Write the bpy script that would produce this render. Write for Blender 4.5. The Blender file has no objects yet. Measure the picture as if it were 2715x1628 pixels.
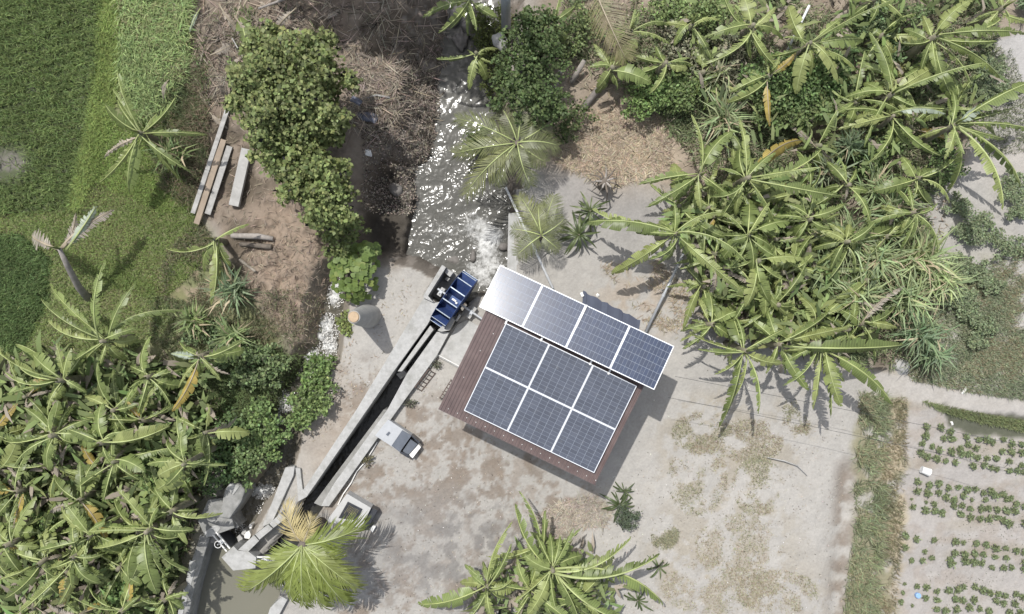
import bpy, math, random
import numpy as np
from mathutils import Vector

PI = math.pi
sc = bpy.context.scene
COL = sc.collection
rnd = random.Random(11)
RNG = np.random.default_rng(5)

# ------------------------------------------------------------------ camera, sky, sun
H = 23.0                       # flying height of the camera above the yard
PX = 0.01                      # metres on the ground per photograph pixel
cam = bpy.data.cameras.new("camera")
cam.sensor_width = 36.0
cam.lens = 18.0 * H / (13.575)
cam.clip_end = 500
camo = bpy.data.objects.new("camera", cam)
camo.location = (0, 0, H)
COL.objects.link(camo)
sc.camera = camo

SUN_EL, SUN_DIR = math.radians(66), Vector((-0.50, 0.866))
world = bpy.data.worlds.new("World")
sc.world = world
world.use_nodes = True
wn = world.node_tree
sky = wn.nodes.new("ShaderNodeTexSky")
sky.sky_type = 'NISHITA'
sky.sun_disc = False
sky.sun_elevation = SUN_EL
sky.sun_rotation = math.atan2(SUN_DIR.x, SUN_DIR.y) % (2 * PI)
sky.dust_density = 2.2
sky.air_density = 1.0
bg = wn.nodes["Background"]
bg.inputs[1].default_value = 0.15
hz = wn.nodes.new("ShaderNodeHueSaturation")     # milky tropical sky
hz.inputs["Saturation"].default_value = 0.5
wn.links.new(sky.outputs[0], hz.inputs["Color"])
wn.links.new(hz.outputs[0], bg.inputs[0])

sl = bpy.data.lights.new("sun", 'SUN')
sl.energy = 3.45
sl.angle = math.radians(0.55)
sl.color = (1.0, 0.972, 0.93)
so = bpy.data.objects.new("sun", sl)
so.location = (-12, 20, 40)
so.rotation_euler = Vector((SUN_DIR.x * math.cos(SUN_EL), SUN_DIR.y * math.cos(SUN_EL), math.sin(SUN_EL))).to_track_quat('Z', 'Y').to_euler()
COL.objects.link(so)
vs = sc.view_settings
vs.view_transform = 'Standard'
vs.look = 'None'
vs.exposure = 0.24
vs.gamma = 1.0
vs.use_curve_mapping = False
sc.cycles.max_bounces = 6
sc.cycles.sample_clamp_indirect = 4.0


# ------------------------------------------------------------------ helpers
def G(sx, sy, z=0.0):
    k = (H - z) / H * PX
    return Vector(((sx - 1357.5) * k, (814.0 - sy) * k, z))


def S_of(x, y, z=0.0):
    k = H / ((H - z) * PX)
    return x * k + 1357.5, 814.0 - y * k


def tri_mesh(name, V, T, col=None, mats=(), smooth=False, mi=None):
    V = np.asarray(V, np.float32).reshape(-1, 3)
    T = np.asarray(T, np.int32).reshape(-1, 3)
    me = bpy.data.meshes.new(name)
    me.vertices.add(len(V))
    me.vertices.foreach_set("co", V.ravel())
    me.loops.add(len(T) * 3)
    me.loops.foreach_set("vertex_index", T.ravel())
    me.polygons.add(len(T))
    me.polygons.foreach_set("loop_start", np.arange(0, len(T) * 3, 3, dtype=np.int32))
    if mi is not None:
        me.polygons.foreach_set("material_index", np.asarray(mi, np.int32))
    me.update(calc_edges=True)
    if smooth:
        me.polygons.foreach_set("use_smooth", np.ones(len(T), bool))
    if col is not None:
        c = np.asarray(col, np.float32)
        if c.shape[1] == 3:
            c = np.hstack([c, np.ones((len(c), 1), np.float32)])
        a = me.attributes.new("col", 'FLOAT_COLOR', 'POINT')
        a.data.foreach_set("color", c.ravel())
    for m in mats:
        me.materials.append(m)
    return me


class MB:
    """collects boxes, tubes and prisms; mesh() joins them into ONE mesh"""
    def __init__(s):
        s.v, s.f, s.m = [], [], []

    def add(s, vs, fs, m=0):
        o = len(s.v)
        s.v += [tuple(v) for v in vs]
        s.f += [tuple(i + o for i in f) for f in fs]
        s.m += [m] * len(fs)

    def box(s, c, sz, rz=0.0, m=0, tilt=None):
        x, y, z = sz[0] / 2, sz[1] / 2, sz[2] / 2
        vs = [Vector((a * x, b * y, d * z)) for d in (-1, 1) for a, b in ((-1, -1), (1, -1), (1, 1), (-1, 1))]
        if tilt is not None:
            vs = [tilt @ v for v in vs]
        cs, sn = math.cos(rz), math.sin(rz)
        vs = [(c[0] + v.x * cs - v.y * sn, c[1] + v.x * sn + v.y * cs, c[2] + v.z) for v in vs]
        s.add(vs, [(3, 2, 1, 0), (4, 5, 6, 7), (0, 1, 5, 4), (1, 2, 6, 5), (2, 3, 7, 6), (3, 0, 4, 7)], m)

    def prism(s, top, zb, m=0):
        """top: list of world points; straight down to zb"""
        n = len(top)
        area = sum(top[i][0] * top[(i + 1) % n][1] - top[(i + 1) % n][0] * top[i][1] for i in range(n))
        if area < 0:
            top = top[::-1]
        vs = [tuple(p) for p in top] + [(p[0], p[1], zb) for p in top]
        fs = [tuple(range(n)), tuple(range(2 * n - 1, n - 1, -1))]
        fs += [(i, i + n, (i + 1) % n + n, (i + 1) % n) for i in range(n)]
        s.add(vs, fs, m)

    def tube(s, pts, r, n=6, m=0, cap=True):
        pts = [Vector(p) for p in pts]
        rs = r if isinstance(r, (list, tuple)) else [r] * len(pts)
        vs, fs = [], []
        for i, p in enumerate(pts):
            d = (pts[min(i + 1, len(pts) - 1)] - pts[max(i - 1, 0)]).normalized()
            up = Vector((0, 0, 1)) if abs(d.z) < 0.95 else Vector((1, 0, 0))
            a = d.cross(up).normalized()
            b = a.cross(d)
            for k in range(n):
                t = 2 * PI * k / n
                vs.append(p + (a * math.cos(t) + b * math.sin(t)) * rs[i])
        for i in range(len(pts) - 1):
            for k in range(n):
                k2 = (k + 1) % n
                fs.append((i * n + k, i * n + k2, (i + 1) * n + k2, (i + 1) * n + k))
        if cap:
            fs.append(tuple(range(n - 1, -1, -1)))
            fs.append(tuple(range((len(pts) - 1) * n, len(pts) * n)))
        s.add(vs, fs, m)

    def mesh(s, name, mats, smooth=False):
        me = bpy.data.meshes.new(name)
        me.from_pydata(s.v, [], s.f)
        for m in (mats if isinstance(mats, (list, tuple)) else [mats]):
            me.materials.append(m)
        if any(s.m):
            me.polygons.foreach_set("material_index", s.m)
        if smooth:
            me.polygons.foreach_set("use_smooth", [True] * len(me.polygons))
        me.update()
        return me


def ob(name, me, parent=None, loc=None, rot=None, scale=None, bevel=0):
    o = bpy.data.objects.new(name, me)
    COL.objects.link(o)
    if parent is not None:
        o.parent = parent
    if loc is not None:
        o.location = loc
    if rot is not None:
        o.rotation_euler = rot
    if scale is not None:
        o.scale = scale
    if bevel:
        b = o.modifiers.new("bevel", 'BEVEL')
        b.width = bevel
        b.segments = 2
        b.limit_method = 'ANGLE'
    return o


def tag(o, label=None, cat=None, group=None, kind=None):
    if label: o["label"] = label
    if cat: o["category"] = cat
    if group: o["group"] = group
    if kind: o["kind"] = kind
    return o


def thing(name, label, cat, loc=(0, 0, 0), group=None, rz=0.0):
    o = bpy.data.objects.new(name, None)
    o.empty_display_size = 0.1
    o.location = loc
    o.rotation_euler = (0, 0, rz)
    COL.objects.link(o)
    return tag(o, label, cat, group)


# value noise in numpy
_lat = np.random.default_rng(77).random((256, 256)).astype(np.float32)


def vnoise(x, y, s):
    x, y = np.asarray(x) / s, np.asarray(y) / s
    xi, yi = np.floor(x).astype(int), np.floor(y).astype(int)
    fx, fy = x - xi, y - yi
    fx, fy = fx * fx * (3 - 2 * fx), fy * fy * (3 - 2 * fy)
    a = _lat[xi & 255, yi & 255]; b = _lat[(xi + 1) & 255, yi & 255]
    c = _lat[xi & 255, (yi + 1) & 255]; d = _lat[(xi + 1) & 255, (yi + 1) & 255]
    return (a * (1 - fx) + b * fx) * (1 - fy) + (c * (1 - fx) + d * fx) * fy


def fbm(x, y, s, o=4):
    r, a, t = 0, 1, 0
    for i in range(o):
        r = r + a * vnoise(np.asarray(x) + 37.3 * i * s, np.asarray(y) - 11.7 * i * s, s / 2 ** i)
        t += a
        a *= 0.55
    return r / t


def sdf(X, Y, poly):
    """signed distance (inside negative) to a polygon"""
    X = np.asarray(X, float); Y = np.asarray(Y, float)
    d = np.full(X.shape, 1e18)
    ins = np.zeros(X.shape, bool)
    n = len(poly)
    for i in range(n):
        x0, y0 = poly[i]; x1, y1 = poly[(i + 1) % n]
        ex, ey = x1 - x0, y1 - y0
        wx, wy = X - x0, Y - y0
        t = np.clip((wx * ex + wy * ey) / (ex * ex + ey * ey + 1e-9), 0, 1)
        d = np.minimum(d, (wx - ex * t) ** 2 + (wy - ey * t) ** 2)
        c = ((y0 <= Y) & (y1 > Y)) | ((y1 <= Y) & (y0 > Y))
        with np.errstate(divide='ignore', invalid='ignore'):
            xs = x0 + (Y - y0) / (y1 - y0 if y1 != y0 else 1e-9) * ex
        ins ^= c & (X < xs)
    d = np.sqrt(d)
    return np.where(ins, -d, d)


def pline(X, Y, pts):
    d = np.full(np.shape(X), 1e18)
    for (x0, y0), (x1, y1) in zip(pts[:-1], pts[1:]):
        ex, ey = x1 - x0, y1 - y0
        t = np.clip(((X - x0) * ex + (Y - y0) * ey) / (ex * ex + ey * ey), 0, 1)
        d = np.minimum(d, (X - x0 - ex * t) ** 2 + (Y - y0 - ey * t) ** 2)
    return np.sqrt(d)


def sstep(a, b, x):
    t = np.clip((x - a) / (b - a), 0, 1)
    return t * t * (3 - 2 * t)


def rand_in(poly, n, seed=0):
    r = np.random.default_rng(seed)
    p = np.array(poly, float)
    lo, hi = p.min(0), p.max(0)
    out = np.zeros((0, 2))
    while len(out) < n:
        q = lo + r.random((n * 2, 2)) * (hi - lo)
        q = q[sdf(q[:, 0], q[:, 1], poly) < 0]
        out = np.vstack([out, q])
    return out[:n]


# ------------------------------------------------------------------ materials
def nodes(m):
    m.use_nodes = True
    nt = m.node_tree
    return nt, nt.nodes["Principled BSDF"]


def mat_plain(name, c, rough=0.6, metal=0.0, var=0.15, scale=8.0, bump=0.0, spec=0.5, dirt=None, dscale=3.0, damt=0.5):
    """colour with two scales of procedural mottling (object space), optional stain colour and relief"""
    m = bpy.data.materials.new(name)
    nt, b = nodes(m)
    N, L = nt.nodes, nt.links
    tc = N.new("ShaderNodeTexCoord")
    n1 = N.new("ShaderNodeTexNoise")
    n1.inputs["Scale"].default_value = scale
    n1.inputs["Detail"].default_value = 8
    n1.inputs["Roughness"].default_value = 0.65
    L.new(tc.outputs["Object"], n1.inputs["Vector"])
    rp = N.new("ShaderNodeValToRGB")
    rp.color_ramp.elements[0].position = 0.3
    rp.color_ramp.elements[1].position = 0.7
    rp.color_ramp.elements[0].color = tuple(x * (1 - var) for x in c) + (1,)
    rp.color_ramp.elements[1].color = tuple(min(1, x * (1 + var)) for x in c) + (1,)
    L.new(n1.outputs["Fac"], rp.inputs[0])
    out = rp.outputs[0]
    if dirt:
        n2 = N.new("ShaderNodeTexNoise")
        n2.inputs["Scale"].default_value = dscale
        n2.inputs["Detail"].default_value = 6
        n2.inputs["Roughness"].default_value = 0.7
        L.new(tc.outputs["Object"], n2.inputs["Vector"])
        r2 = N.new("ShaderNodeValToRGB")
        r2.color_ramp.elements[0].position = 0.45
        r2.color_ramp.elements[1].position = 0.75
        r2.color_ramp.elements[0].color = (0, 0, 0, 1)
        r2.color_ramp.elements[1].color = (damt, damt, damt, 1)
        L.new(n2.outputs["Fac"], r2.inputs[0])
        mx = N.new("ShaderNodeMix")
        mx.data_type = 'RGBA'
        L.new(r2.outputs[0], mx.inputs[0])
        L.new(out, mx.inputs[6])
        mx.inputs[7].default_value = tuple(dirt) + (1,)
        out = mx.outputs[2]
    L.new(out, b.inputs["Base Color"])
    b.inputs["Roughness"].default_value = rough
    b.inputs["Metallic"].default_value = metal
    b.inputs["Specular IOR Level"].default_value = spec
    b.inputs["Specular Tint"].default_value = (0.66, 0.82, 1.0, 1)
    if bump:
        bp = N.new("ShaderNodeBump")
        bp.inputs["Strength"].default_value = bump
        bp.inputs["Distance"].default_value = 0.02
        L.new(n1.outputs["Fac"], bp.inputs["Height"])
        L.new(bp.outputs[0], b.inputs["Normal"])
    return m


def mat_leaf(name, base=None, var=0.35, trans=0.28, rough=0.45, stripes=0.0, spec=0.4, yellow=(0.20, 0.20, 0.05)):
    """leaf: mesh colour (or a base colour varied per object), glossy skin over a translucent body"""
    m = bpy.data.materials.new(name)
    nt, b = nodes(m)
    N, L = nt.nodes, nt.links
    if base is None:
        at = N.new("ShaderNodeAttribute")
        at.attribute_name = "col"
        col = at.outputs["Color"]
    else:
        oi = N.new("ShaderNodeObjectInfo")
        rp = N.new("ShaderNodeValToRGB")
        e = rp.color_ramp.elements
        e[0].color = tuple(x * (1 - var) for x in base) + (1,)
        e[1].color = tuple(yellow) + (1,)
        k = e.new(0.6)
        k.color = tuple(base) + (1,)
        L.new(oi.outputs["Random"], rp.inputs[0])
        tc = N.new("ShaderNodeTexCoord")
        nz = N.new("ShaderNodeTexNoise")
        nz.inputs["Scale"].default_value = 5
        nz.inputs["Detail"].default_value = 5
        L.new(tc.outputs["Object"], nz.inputs["Vector"])
        mul = N.new("ShaderNodeMapRange")
        mul.inputs[1].default_value = 0.3
        mul.inputs[2].default_value = 0.7
        mul.inputs[3].default_value = 0.75
        mul.inputs[4].default_value = 1.25
        L.new(nz.outputs["Fac"], mul.inputs[0])
        src = mul.outputs[0]
        if stripes:
            wv = N.new("ShaderNodeTexWave")
            wv.bands_direction = 'X'
            wv.inputs["Scale"].default_value = 14
            wv.inputs["Distortion"].default_value = 1.5
            L.new(tc.outputs["Object"], wv.inputs["Vector"])
            mr = N.new("ShaderNodeMapRange")
            mr.inputs[3].default_value = 1 - stripes
            mr.inputs[4].default_value = 1 + stripes
            L.new(wv.outputs["Fac"], mr.inputs[0])
            mm = N.new("ShaderNodeMath")
            mm.operation = 'MULTIPLY'
            L.new(src, mm.inputs[0])
            L.new(mr.outputs[0], mm.inputs[1])
            src = mm.outputs[0]
        hs = N.new("ShaderNodeHueSaturation")
        L.new(rp.outputs[0], hs.inputs["Color"])
        L.new(src, hs.inputs["Value"])
        col = hs.outputs[0]
    L.new(col, b.inputs["Base Color"])
    b.inputs["Roughness"].default_value = rough
    b.inputs["Specular IOR Level"].default_value = spec
    tr = N.new("ShaderNodeBsdfTranslucent")
    L.new(col, tr.inputs["Color"])
    mx = N.new("ShaderNodeMixShader")
    mx.inputs[0].default_value = trans
    L.new(b.outputs[0], mx.inputs[1])
    L.new(tr.outputs[0], mx.inputs[2])
    L.new(mx.outputs[0], N["Material Output"].inputs[0])
    return m


M = {}
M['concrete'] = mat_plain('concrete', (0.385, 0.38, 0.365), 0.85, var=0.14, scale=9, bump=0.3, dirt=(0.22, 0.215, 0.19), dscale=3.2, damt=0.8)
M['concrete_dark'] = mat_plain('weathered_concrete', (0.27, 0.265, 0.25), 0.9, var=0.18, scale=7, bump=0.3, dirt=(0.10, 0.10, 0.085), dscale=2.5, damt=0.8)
M['wet_concrete'] = mat_plain('wet_concrete', (0.09, 0.088, 0.08), 0.5, var=0.3, scale=9, bump=0.3)
M['white'] = mat_plain('white_paint', (0.74, 0.73, 0.70), 0.5, var=0.05, dirt=(0.45, 0.42, 0.38), dscale=9, damt=0.4)
M['pvc'] = mat_plain('white_plastic', (0.68, 0.69, 0.70), 0.4, var=0.06, dirt=(0.40, 0.39, 0.36), dscale=6, damt=0.5)
M['steel'] = mat_plain('galvanised_steel', (0.42, 0.43, 0.44), 0.5, 0.25, var=0.12, scale=20)
M['darksteel'] = mat_plain('dark_steel', (0.075, 0.075, 0.08), 0.5, 0.3, var=0.2, scale=12)
M['rust'] = mat_plain('rusty_steel', (0.12, 0.085, 0.07), 0.8, 0.1, var=0.3, scale=14)
M['roof'] = mat_plain('brown_roof_paint', (0.118, 0.080, 0.070), 0.55, var=0.16, scale=3.0, dirt=(0.22, 0.17, 0.15), dscale=2.5, damt=0.4)
M['wall'] = mat_plain('plaster', (0.50, 0.47, 0.41), 0.9, var=0.08)
M['door'] = mat_plain('door_paint', (0.16, 0.10, 0.07), 0.6)
M['alu'] = mat_plain('panel_frame_aluminium', (0.72, 0.73, 0.74), 0.45, 0.15, var=0.04)
M['granite'] = mat_plain('black_granite', (0.03, 0.03, 0.034), 0.3, var=0.35, scale=30, dirt=(0.10, 0.10, 0.10), dscale=6, damt=0.5)
M['gold'] = mat_plain('gold_letter_paint', (0.32, 0.27, 0.13), 0.5)
M['blue'] = mat_plain('blue_paint', (0.028, 0.052, 0.155), 0.38, 0.1, var=0.22, scale=7, dirt=(0.08, 0.10, 0.16), dscale=5, damt=0.5)
M['blueedge'] = mat_plain('highlit_blade_edge', (0.50, 0.56, 0.62), 0.5, 0.2, var=0.2, scale=20)  # pale edge line with the top-edge highlight put into its colour
M['wood'] = mat_plain('sawn_wood', (0.30, 0.24, 0.18), 0.85, var=0.25, scale=6, dirt=(0.18, 0.13, 0.09), dscale=3, damt=0.6)
M['greywood'] = mat_plain('grey_wood', (0.36, 0.35, 0.33), 0.9, var=0.2, scale=7, dirt=(0.18, 0.17, 0.155), dscale=4, damt=0.7)
M['bark'] = mat_plain('bark', (0.15, 0.125, 0.10), 0.95, var=0.35, scale=9, bump=0.5)
M['stem'] = mat_plain('banana_stem', (0.21, 0.185, 0.13), 0.8, var=0.35, scale=5, dirt=(0.10, 0.13, 0.05), dscale=3, damt=0.8)
M['greystem'] = mat_plain('dead_banana_stem', (0.30, 0.27, 0.24), 0.9, var=0.3, scale=8)
M['rock'] = mat_plain('river_rock', (0.17, 0.155, 0.14), 0.85, var=0.35, scale=6, bump=0.6)
M['stone'] = mat_plain('grey_stone', (0.37, 0.36, 0.34), 0.9, var=0.14, scale=5, bump=0.3, dirt=(0.19, 0.18, 0.16), dscale=3, damt=0.5)
M['sandcap'] = mat_plain('sandy_cap', (0.42, 0.31, 0.20), 0.9, var=0.15, scale=10)
M['cloth'] = mat_plain('faded_blue_cloth', (0.13, 0.135, 0.165), 0.9, var=0.25, scale=9)
M['bluepl'] = mat_plain('light_blue_plastic', (0.25, 0.40, 0.66), 0.4)
M['tarp'] = mat_plain('slate_blue_sheet', (0.055, 0.058, 0.080), 0.6, var=0.12, scale=4)
M['rubber'] = mat_plain('black_rubber', (0.03, 0.03, 0.03), 0.6)
M['foil'] = mat_plain('back_sheet', (0.27, 0.30, 0.35), 0.16, var=0.04, spec=0.4)
M['leafcol'] = mat_leaf('foliage', None, trans=0.42, rough=0.5, spec=0.22)
M['grasscol'] = mat_leaf('grass', None, trans=0.32, rough=0.65, spec=0.2)
M['banana'] = mat_leaf('banana_leaf', (0.190, 0.240, 0.078), stripes=0.16, rough=0.42, spec=0.45, yellow=(0.27, 0.30, 0.11))
M['bananay'] = mat_leaf('yellow_banana_leaf', (0.36, 0.28, 0.08), var=0.15, stripes=0.2, yellow=(0.38, 0.29, 0.07))
M['bananad'] = mat_leaf('dry_banana_leaf', (0.36, 0.32, 0.27), var=0.25, stripes=0.25, trans=0.15, rough=0.8, spec=0.1, yellow=(0.38, 0.33, 0.27))
M['bananap'] = mat_leaf('pale_banana_leaf', (0.33, 0.38, 0.30), var=0.1, stripes=0.08, yellow=(0.34, 0.38, 0.29))
M['midrib'] = mat_leaf('leaf_rib', (0.37, 0.42, 0.18), var=0.1, trans=0.1, yellow=(0.36, 0.40, 0.16))
M['midribd'] = mat_leaf('dry_leaf_rib', (0.33, 0.28, 0.2), var=0.1, trans=0.1, yellow=(0.36, 0.30, 0.22))
M['palm'] = mat_leaf('palm_leaf', (0.205, 0.25, 0.06), var=0.2, rough=0.4, yellow=(0.22, 0.25, 0.08))
M['cocos'] = mat_leaf('coconut_leaf', (0.17, 0.19, 0.085), var=0.2, rough=0.42, yellow=(0.24, 0.25, 0.11))
M['palmy'] = mat_leaf('yellow_palm_leaf', (0.50, 0.42, 0.21), var=0.1, yellow=(0.50, 0.43, 0.23))
M['palmb'] = mat_leaf('dry_palm_leaf', (0.24, 0.215, 0.11), var=0.2, yellow=(0.26, 0.24, 0.12))
M['strap'] = mat_leaf('strap_leaf', (0.085, 0.115, 0.045), var=0.3, rough=0.4, yellow=(0.15, 0.18, 0.08))
M['round'] = mat_leaf('round_leaf', (0.165, 0.235, 0.065), var=0.28, rough=0.5, yellow=(0.20, 0.24, 0.06))


def mat_cell(name, c, rough, spec=.5):
    m = bpy.data.materials.new(name)
    nt, b = nodes(m)
    N, L = nt.nodes, nt.links
    oi = N.new("ShaderNodeObjectInfo")
    rp = N.new("ShaderNodeValToRGB")
    rp.color_ramp.elements[0].color = tuple(x * 0.88 for x in c) + (1,)
    rp.color_ramp.elements[1].color = tuple(x * 1.12 for x in c) + (1,)
    L.new(oi.outputs["Random"], rp.inputs[0])
    ge = N.new("ShaderNodeNewGeometry")
    nz = N.new("ShaderNodeTexNoise")
    nz.inputs["Scale"].default_value = 7
    nz.inputs["Detail"].default_value = 9
    nz.inputs["Roughness"].default_value = 0.7
    L.new(ge.outputs["Position"], nz.inputs["Vector"])
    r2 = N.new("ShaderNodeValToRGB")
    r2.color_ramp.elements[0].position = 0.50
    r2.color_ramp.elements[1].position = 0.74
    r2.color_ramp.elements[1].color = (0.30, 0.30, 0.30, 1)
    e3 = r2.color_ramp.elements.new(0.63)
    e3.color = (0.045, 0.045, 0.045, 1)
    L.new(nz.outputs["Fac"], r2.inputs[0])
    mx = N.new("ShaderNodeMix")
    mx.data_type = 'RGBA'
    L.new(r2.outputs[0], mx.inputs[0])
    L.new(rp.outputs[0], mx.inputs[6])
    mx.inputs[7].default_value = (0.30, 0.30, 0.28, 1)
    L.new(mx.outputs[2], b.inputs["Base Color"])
    b.inputs["Roughness"].default_value = rough
    b.inputs["Specular IOR Level"].default_value = spec
    return m


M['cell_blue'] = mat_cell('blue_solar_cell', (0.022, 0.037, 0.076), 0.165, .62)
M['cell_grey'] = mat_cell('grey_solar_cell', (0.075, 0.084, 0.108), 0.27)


def mat_ground():
    m = bpy.data.materials.new("ground_soil")
    nt, b = nodes(m)
    N, L = nt.nodes, nt.links
    at = N.new("ShaderNodeAttribute")
    at.attribute_name = "col"
    ge = N.new("ShaderNodeNewGeometry")
    n1 = N.new("ShaderNodeTexNoise")
    n1.inputs["Scale"].default_value = 14
    n1.inputs["Detail"].default_value = 9
    n1.inputs["Roughness"].default_value = 0.75
    L.new(ge.outputs["Position"], n1.inputs["Vector"])
    vo = N.new("ShaderNodeTexVoronoi")
    vo.inputs["Scale"].default_value = 15
    L.new(ge.outputs["Position"], vo.inputs["Vector"])
    mr = N.new("ShaderNodeMapRange")
    mr.inputs[1].default_value = 0.25
    mr.inputs[2].default_value = 0.75
    mr.inputs[3].default_value = 0.84
    mr.inputs[4].default_value = 1.14
    L.new(n1.outputs["Fac"], mr.inputs[0])
    hs = N.new("ShaderNodeHueSaturation")
    L.new(at.outputs["Color"], hs.inputs["Color"])
    L.new(mr.outputs[0], hs.inputs["Value"])
    L.new(hs.outputs[0], b.inputs["Base Color"])
    b.inputs["Roughness"].default_value = 0.95
    b.inputs["Specular IOR Level"].default_value = 0.15
    ad = N.new("ShaderNodeMath")
    ad.operation = 'ADD'
    L.new(n1.outputs["Fac"], ad.inputs[0])
    L.new(vo.outputs["Distance"], ad.inputs[1])
    bp = N.new("ShaderNodeBump")
    bp.inputs["Strength"].default_value = 0.35
    bp.inputs["Distance"].default_value = 0.025
    L.new(ad.outputs[0], bp.inputs["Height"])
    L.new(bp.outputs[0], b.inputs["Normal"])
    return m


def mat_water(name, deep, rough=0.06, bump=0.25, scale=9.0):
    """murky water; attribute 'col' red = foam cover"""
    m = bpy.data.materials.new(name)
    nt, b = nodes(m)
    N, L = nt.nodes, nt.links
    at = N.new("ShaderNodeAttribute")
    at.attribute_name = "col"
    sep = N.new("ShaderNodeSeparateColor")
    L.new(at.outputs["Color"], sep.inputs[0])
    ge = N.new("ShaderNodeNewGeometry")
    n1 = N.new("ShaderNodeTexNoise")
    n1.inputs["Scale"].default_value = scale
    n1.inputs["Detail"].default_value = 1.6
    n1.inputs["Roughness"].default_value = 0.5
    n1.inputs["Distortion"].default_value = 0.6
    L.new(ge.outputs["Position"], n1.inputs["Vector"])
    nf = N.new("ShaderNodeTexNoise")
    nf.inputs["Scale"].default_value = 11
    nf.inputs["Detail"].default_value = 9
    nf.inputs["Roughness"].default_value = 0.75
    L.new(ge.outputs["Position"], nf.inputs["Vector"])
    su = N.new("ShaderNodeMath")
    su.operation = 'ADD'
    L.new(sep.outputs[0], su.inputs[0])
    L.new(nf.outputs["Fac"], su.inputs[1])
    mr = N.new("ShaderNodeMapRange")
    mr.inputs[1].default_value = 0.85
    mr.inputs[2].default_value = 1.2
    L.new(su.outputs[0], mr.inputs[0])
    mx = N.new("ShaderNodeMix")
    mx.data_type = 'RGBA'
    L.new(mr.outputs[0], mx.inputs[0])
    mx.inputs[6].default_value = tuple(deep) + (1,)
    mx.inputs[7].default_value = (0.58, 0.585, 0.575, 1)
    L.new(mx.outputs[2], b.inputs["Base Color"])
    m2 = N.new("ShaderNodeMapRange")
    m2.inputs[3].default_value = rough
    m2.inputs[4].default_value = 0.8
    L.new(mr.outputs[0], m2.inputs[0])
    L.new(m2.outputs[0], b.inputs["Roughness"])
    b.inputs["IOR"].default_value = 1.33
    bp = N.new("ShaderNodeBump")
    mk = N.new("ShaderNodeMath")
    mk.operation = 'MULTIPLY'
    L.new(sep.outputs[1], mk.inputs[0])
    mk.inputs[1].default_value = bump
    L.new(mk.outputs[0], bp.inputs["Strength"])
    bp.inputs["Distance"].default_value = 0.085
    L.new(n1.outputs["Fac"], bp.inputs["Height"])
    L.new(bp.outputs[0], b.inputs["Normal"])
    return m


# ------------------------------------------------------------------ the land: heights and soil colours
RIVER = [(1195, -400), (1190, -60), (1195, 60), (1178, 140), (1172, 227), (1158, 329), (1152, 414), (1105, 463), (1097, 543),
         (1096, 600), (1084, 676), (1122, 682), (1174, 708), (1205, 735), (1240, 780), (1300, 770), (1345, 735), (1348, 560), (1342, 480),
         (1322, 400), (1300, 260), (1312, 150), (1340, 0), (1350, -400)]
STREAM = [(915, 735), (888, 790), (872, 880), (868, 930), (832, 950), (775, 1050), (757, 1100), (765, 1170), (738, 1250), (690, 1310), (655, 1370), (632, 1430)]
POND = [(560, 1440), (640, 1435), (700, 1490), (742, 1480), (745, 1560), (712, 1628), (690, 1900), (400, 1900), (478, 1640)]
CANAL = [(1134, 858), (1046, 982), (974, 1086), (812, 1319), (790, 1345), (760, 1400), (690, 1490), (745, 1500), (800, 1420), (850, 1342), (1027, 1086), (1079, 990), (1158, 880)]
WHEELPIT = [(1180, 705), (1136, 782), (1165, 795), (1134, 858), (1165, 885), (1200, 850), (1240, 800), (1290, 740), (1240, 690)]
RZ = -1.25


def to_ground(poly, z):
    """photograph polygon of something at height z -> same polygon in ground pixels"""
    k = (H - z) / H
    return [((x - 1357.5) * k + 1357.5, (y - 814) * k + 814) for x, y in poly]


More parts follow.
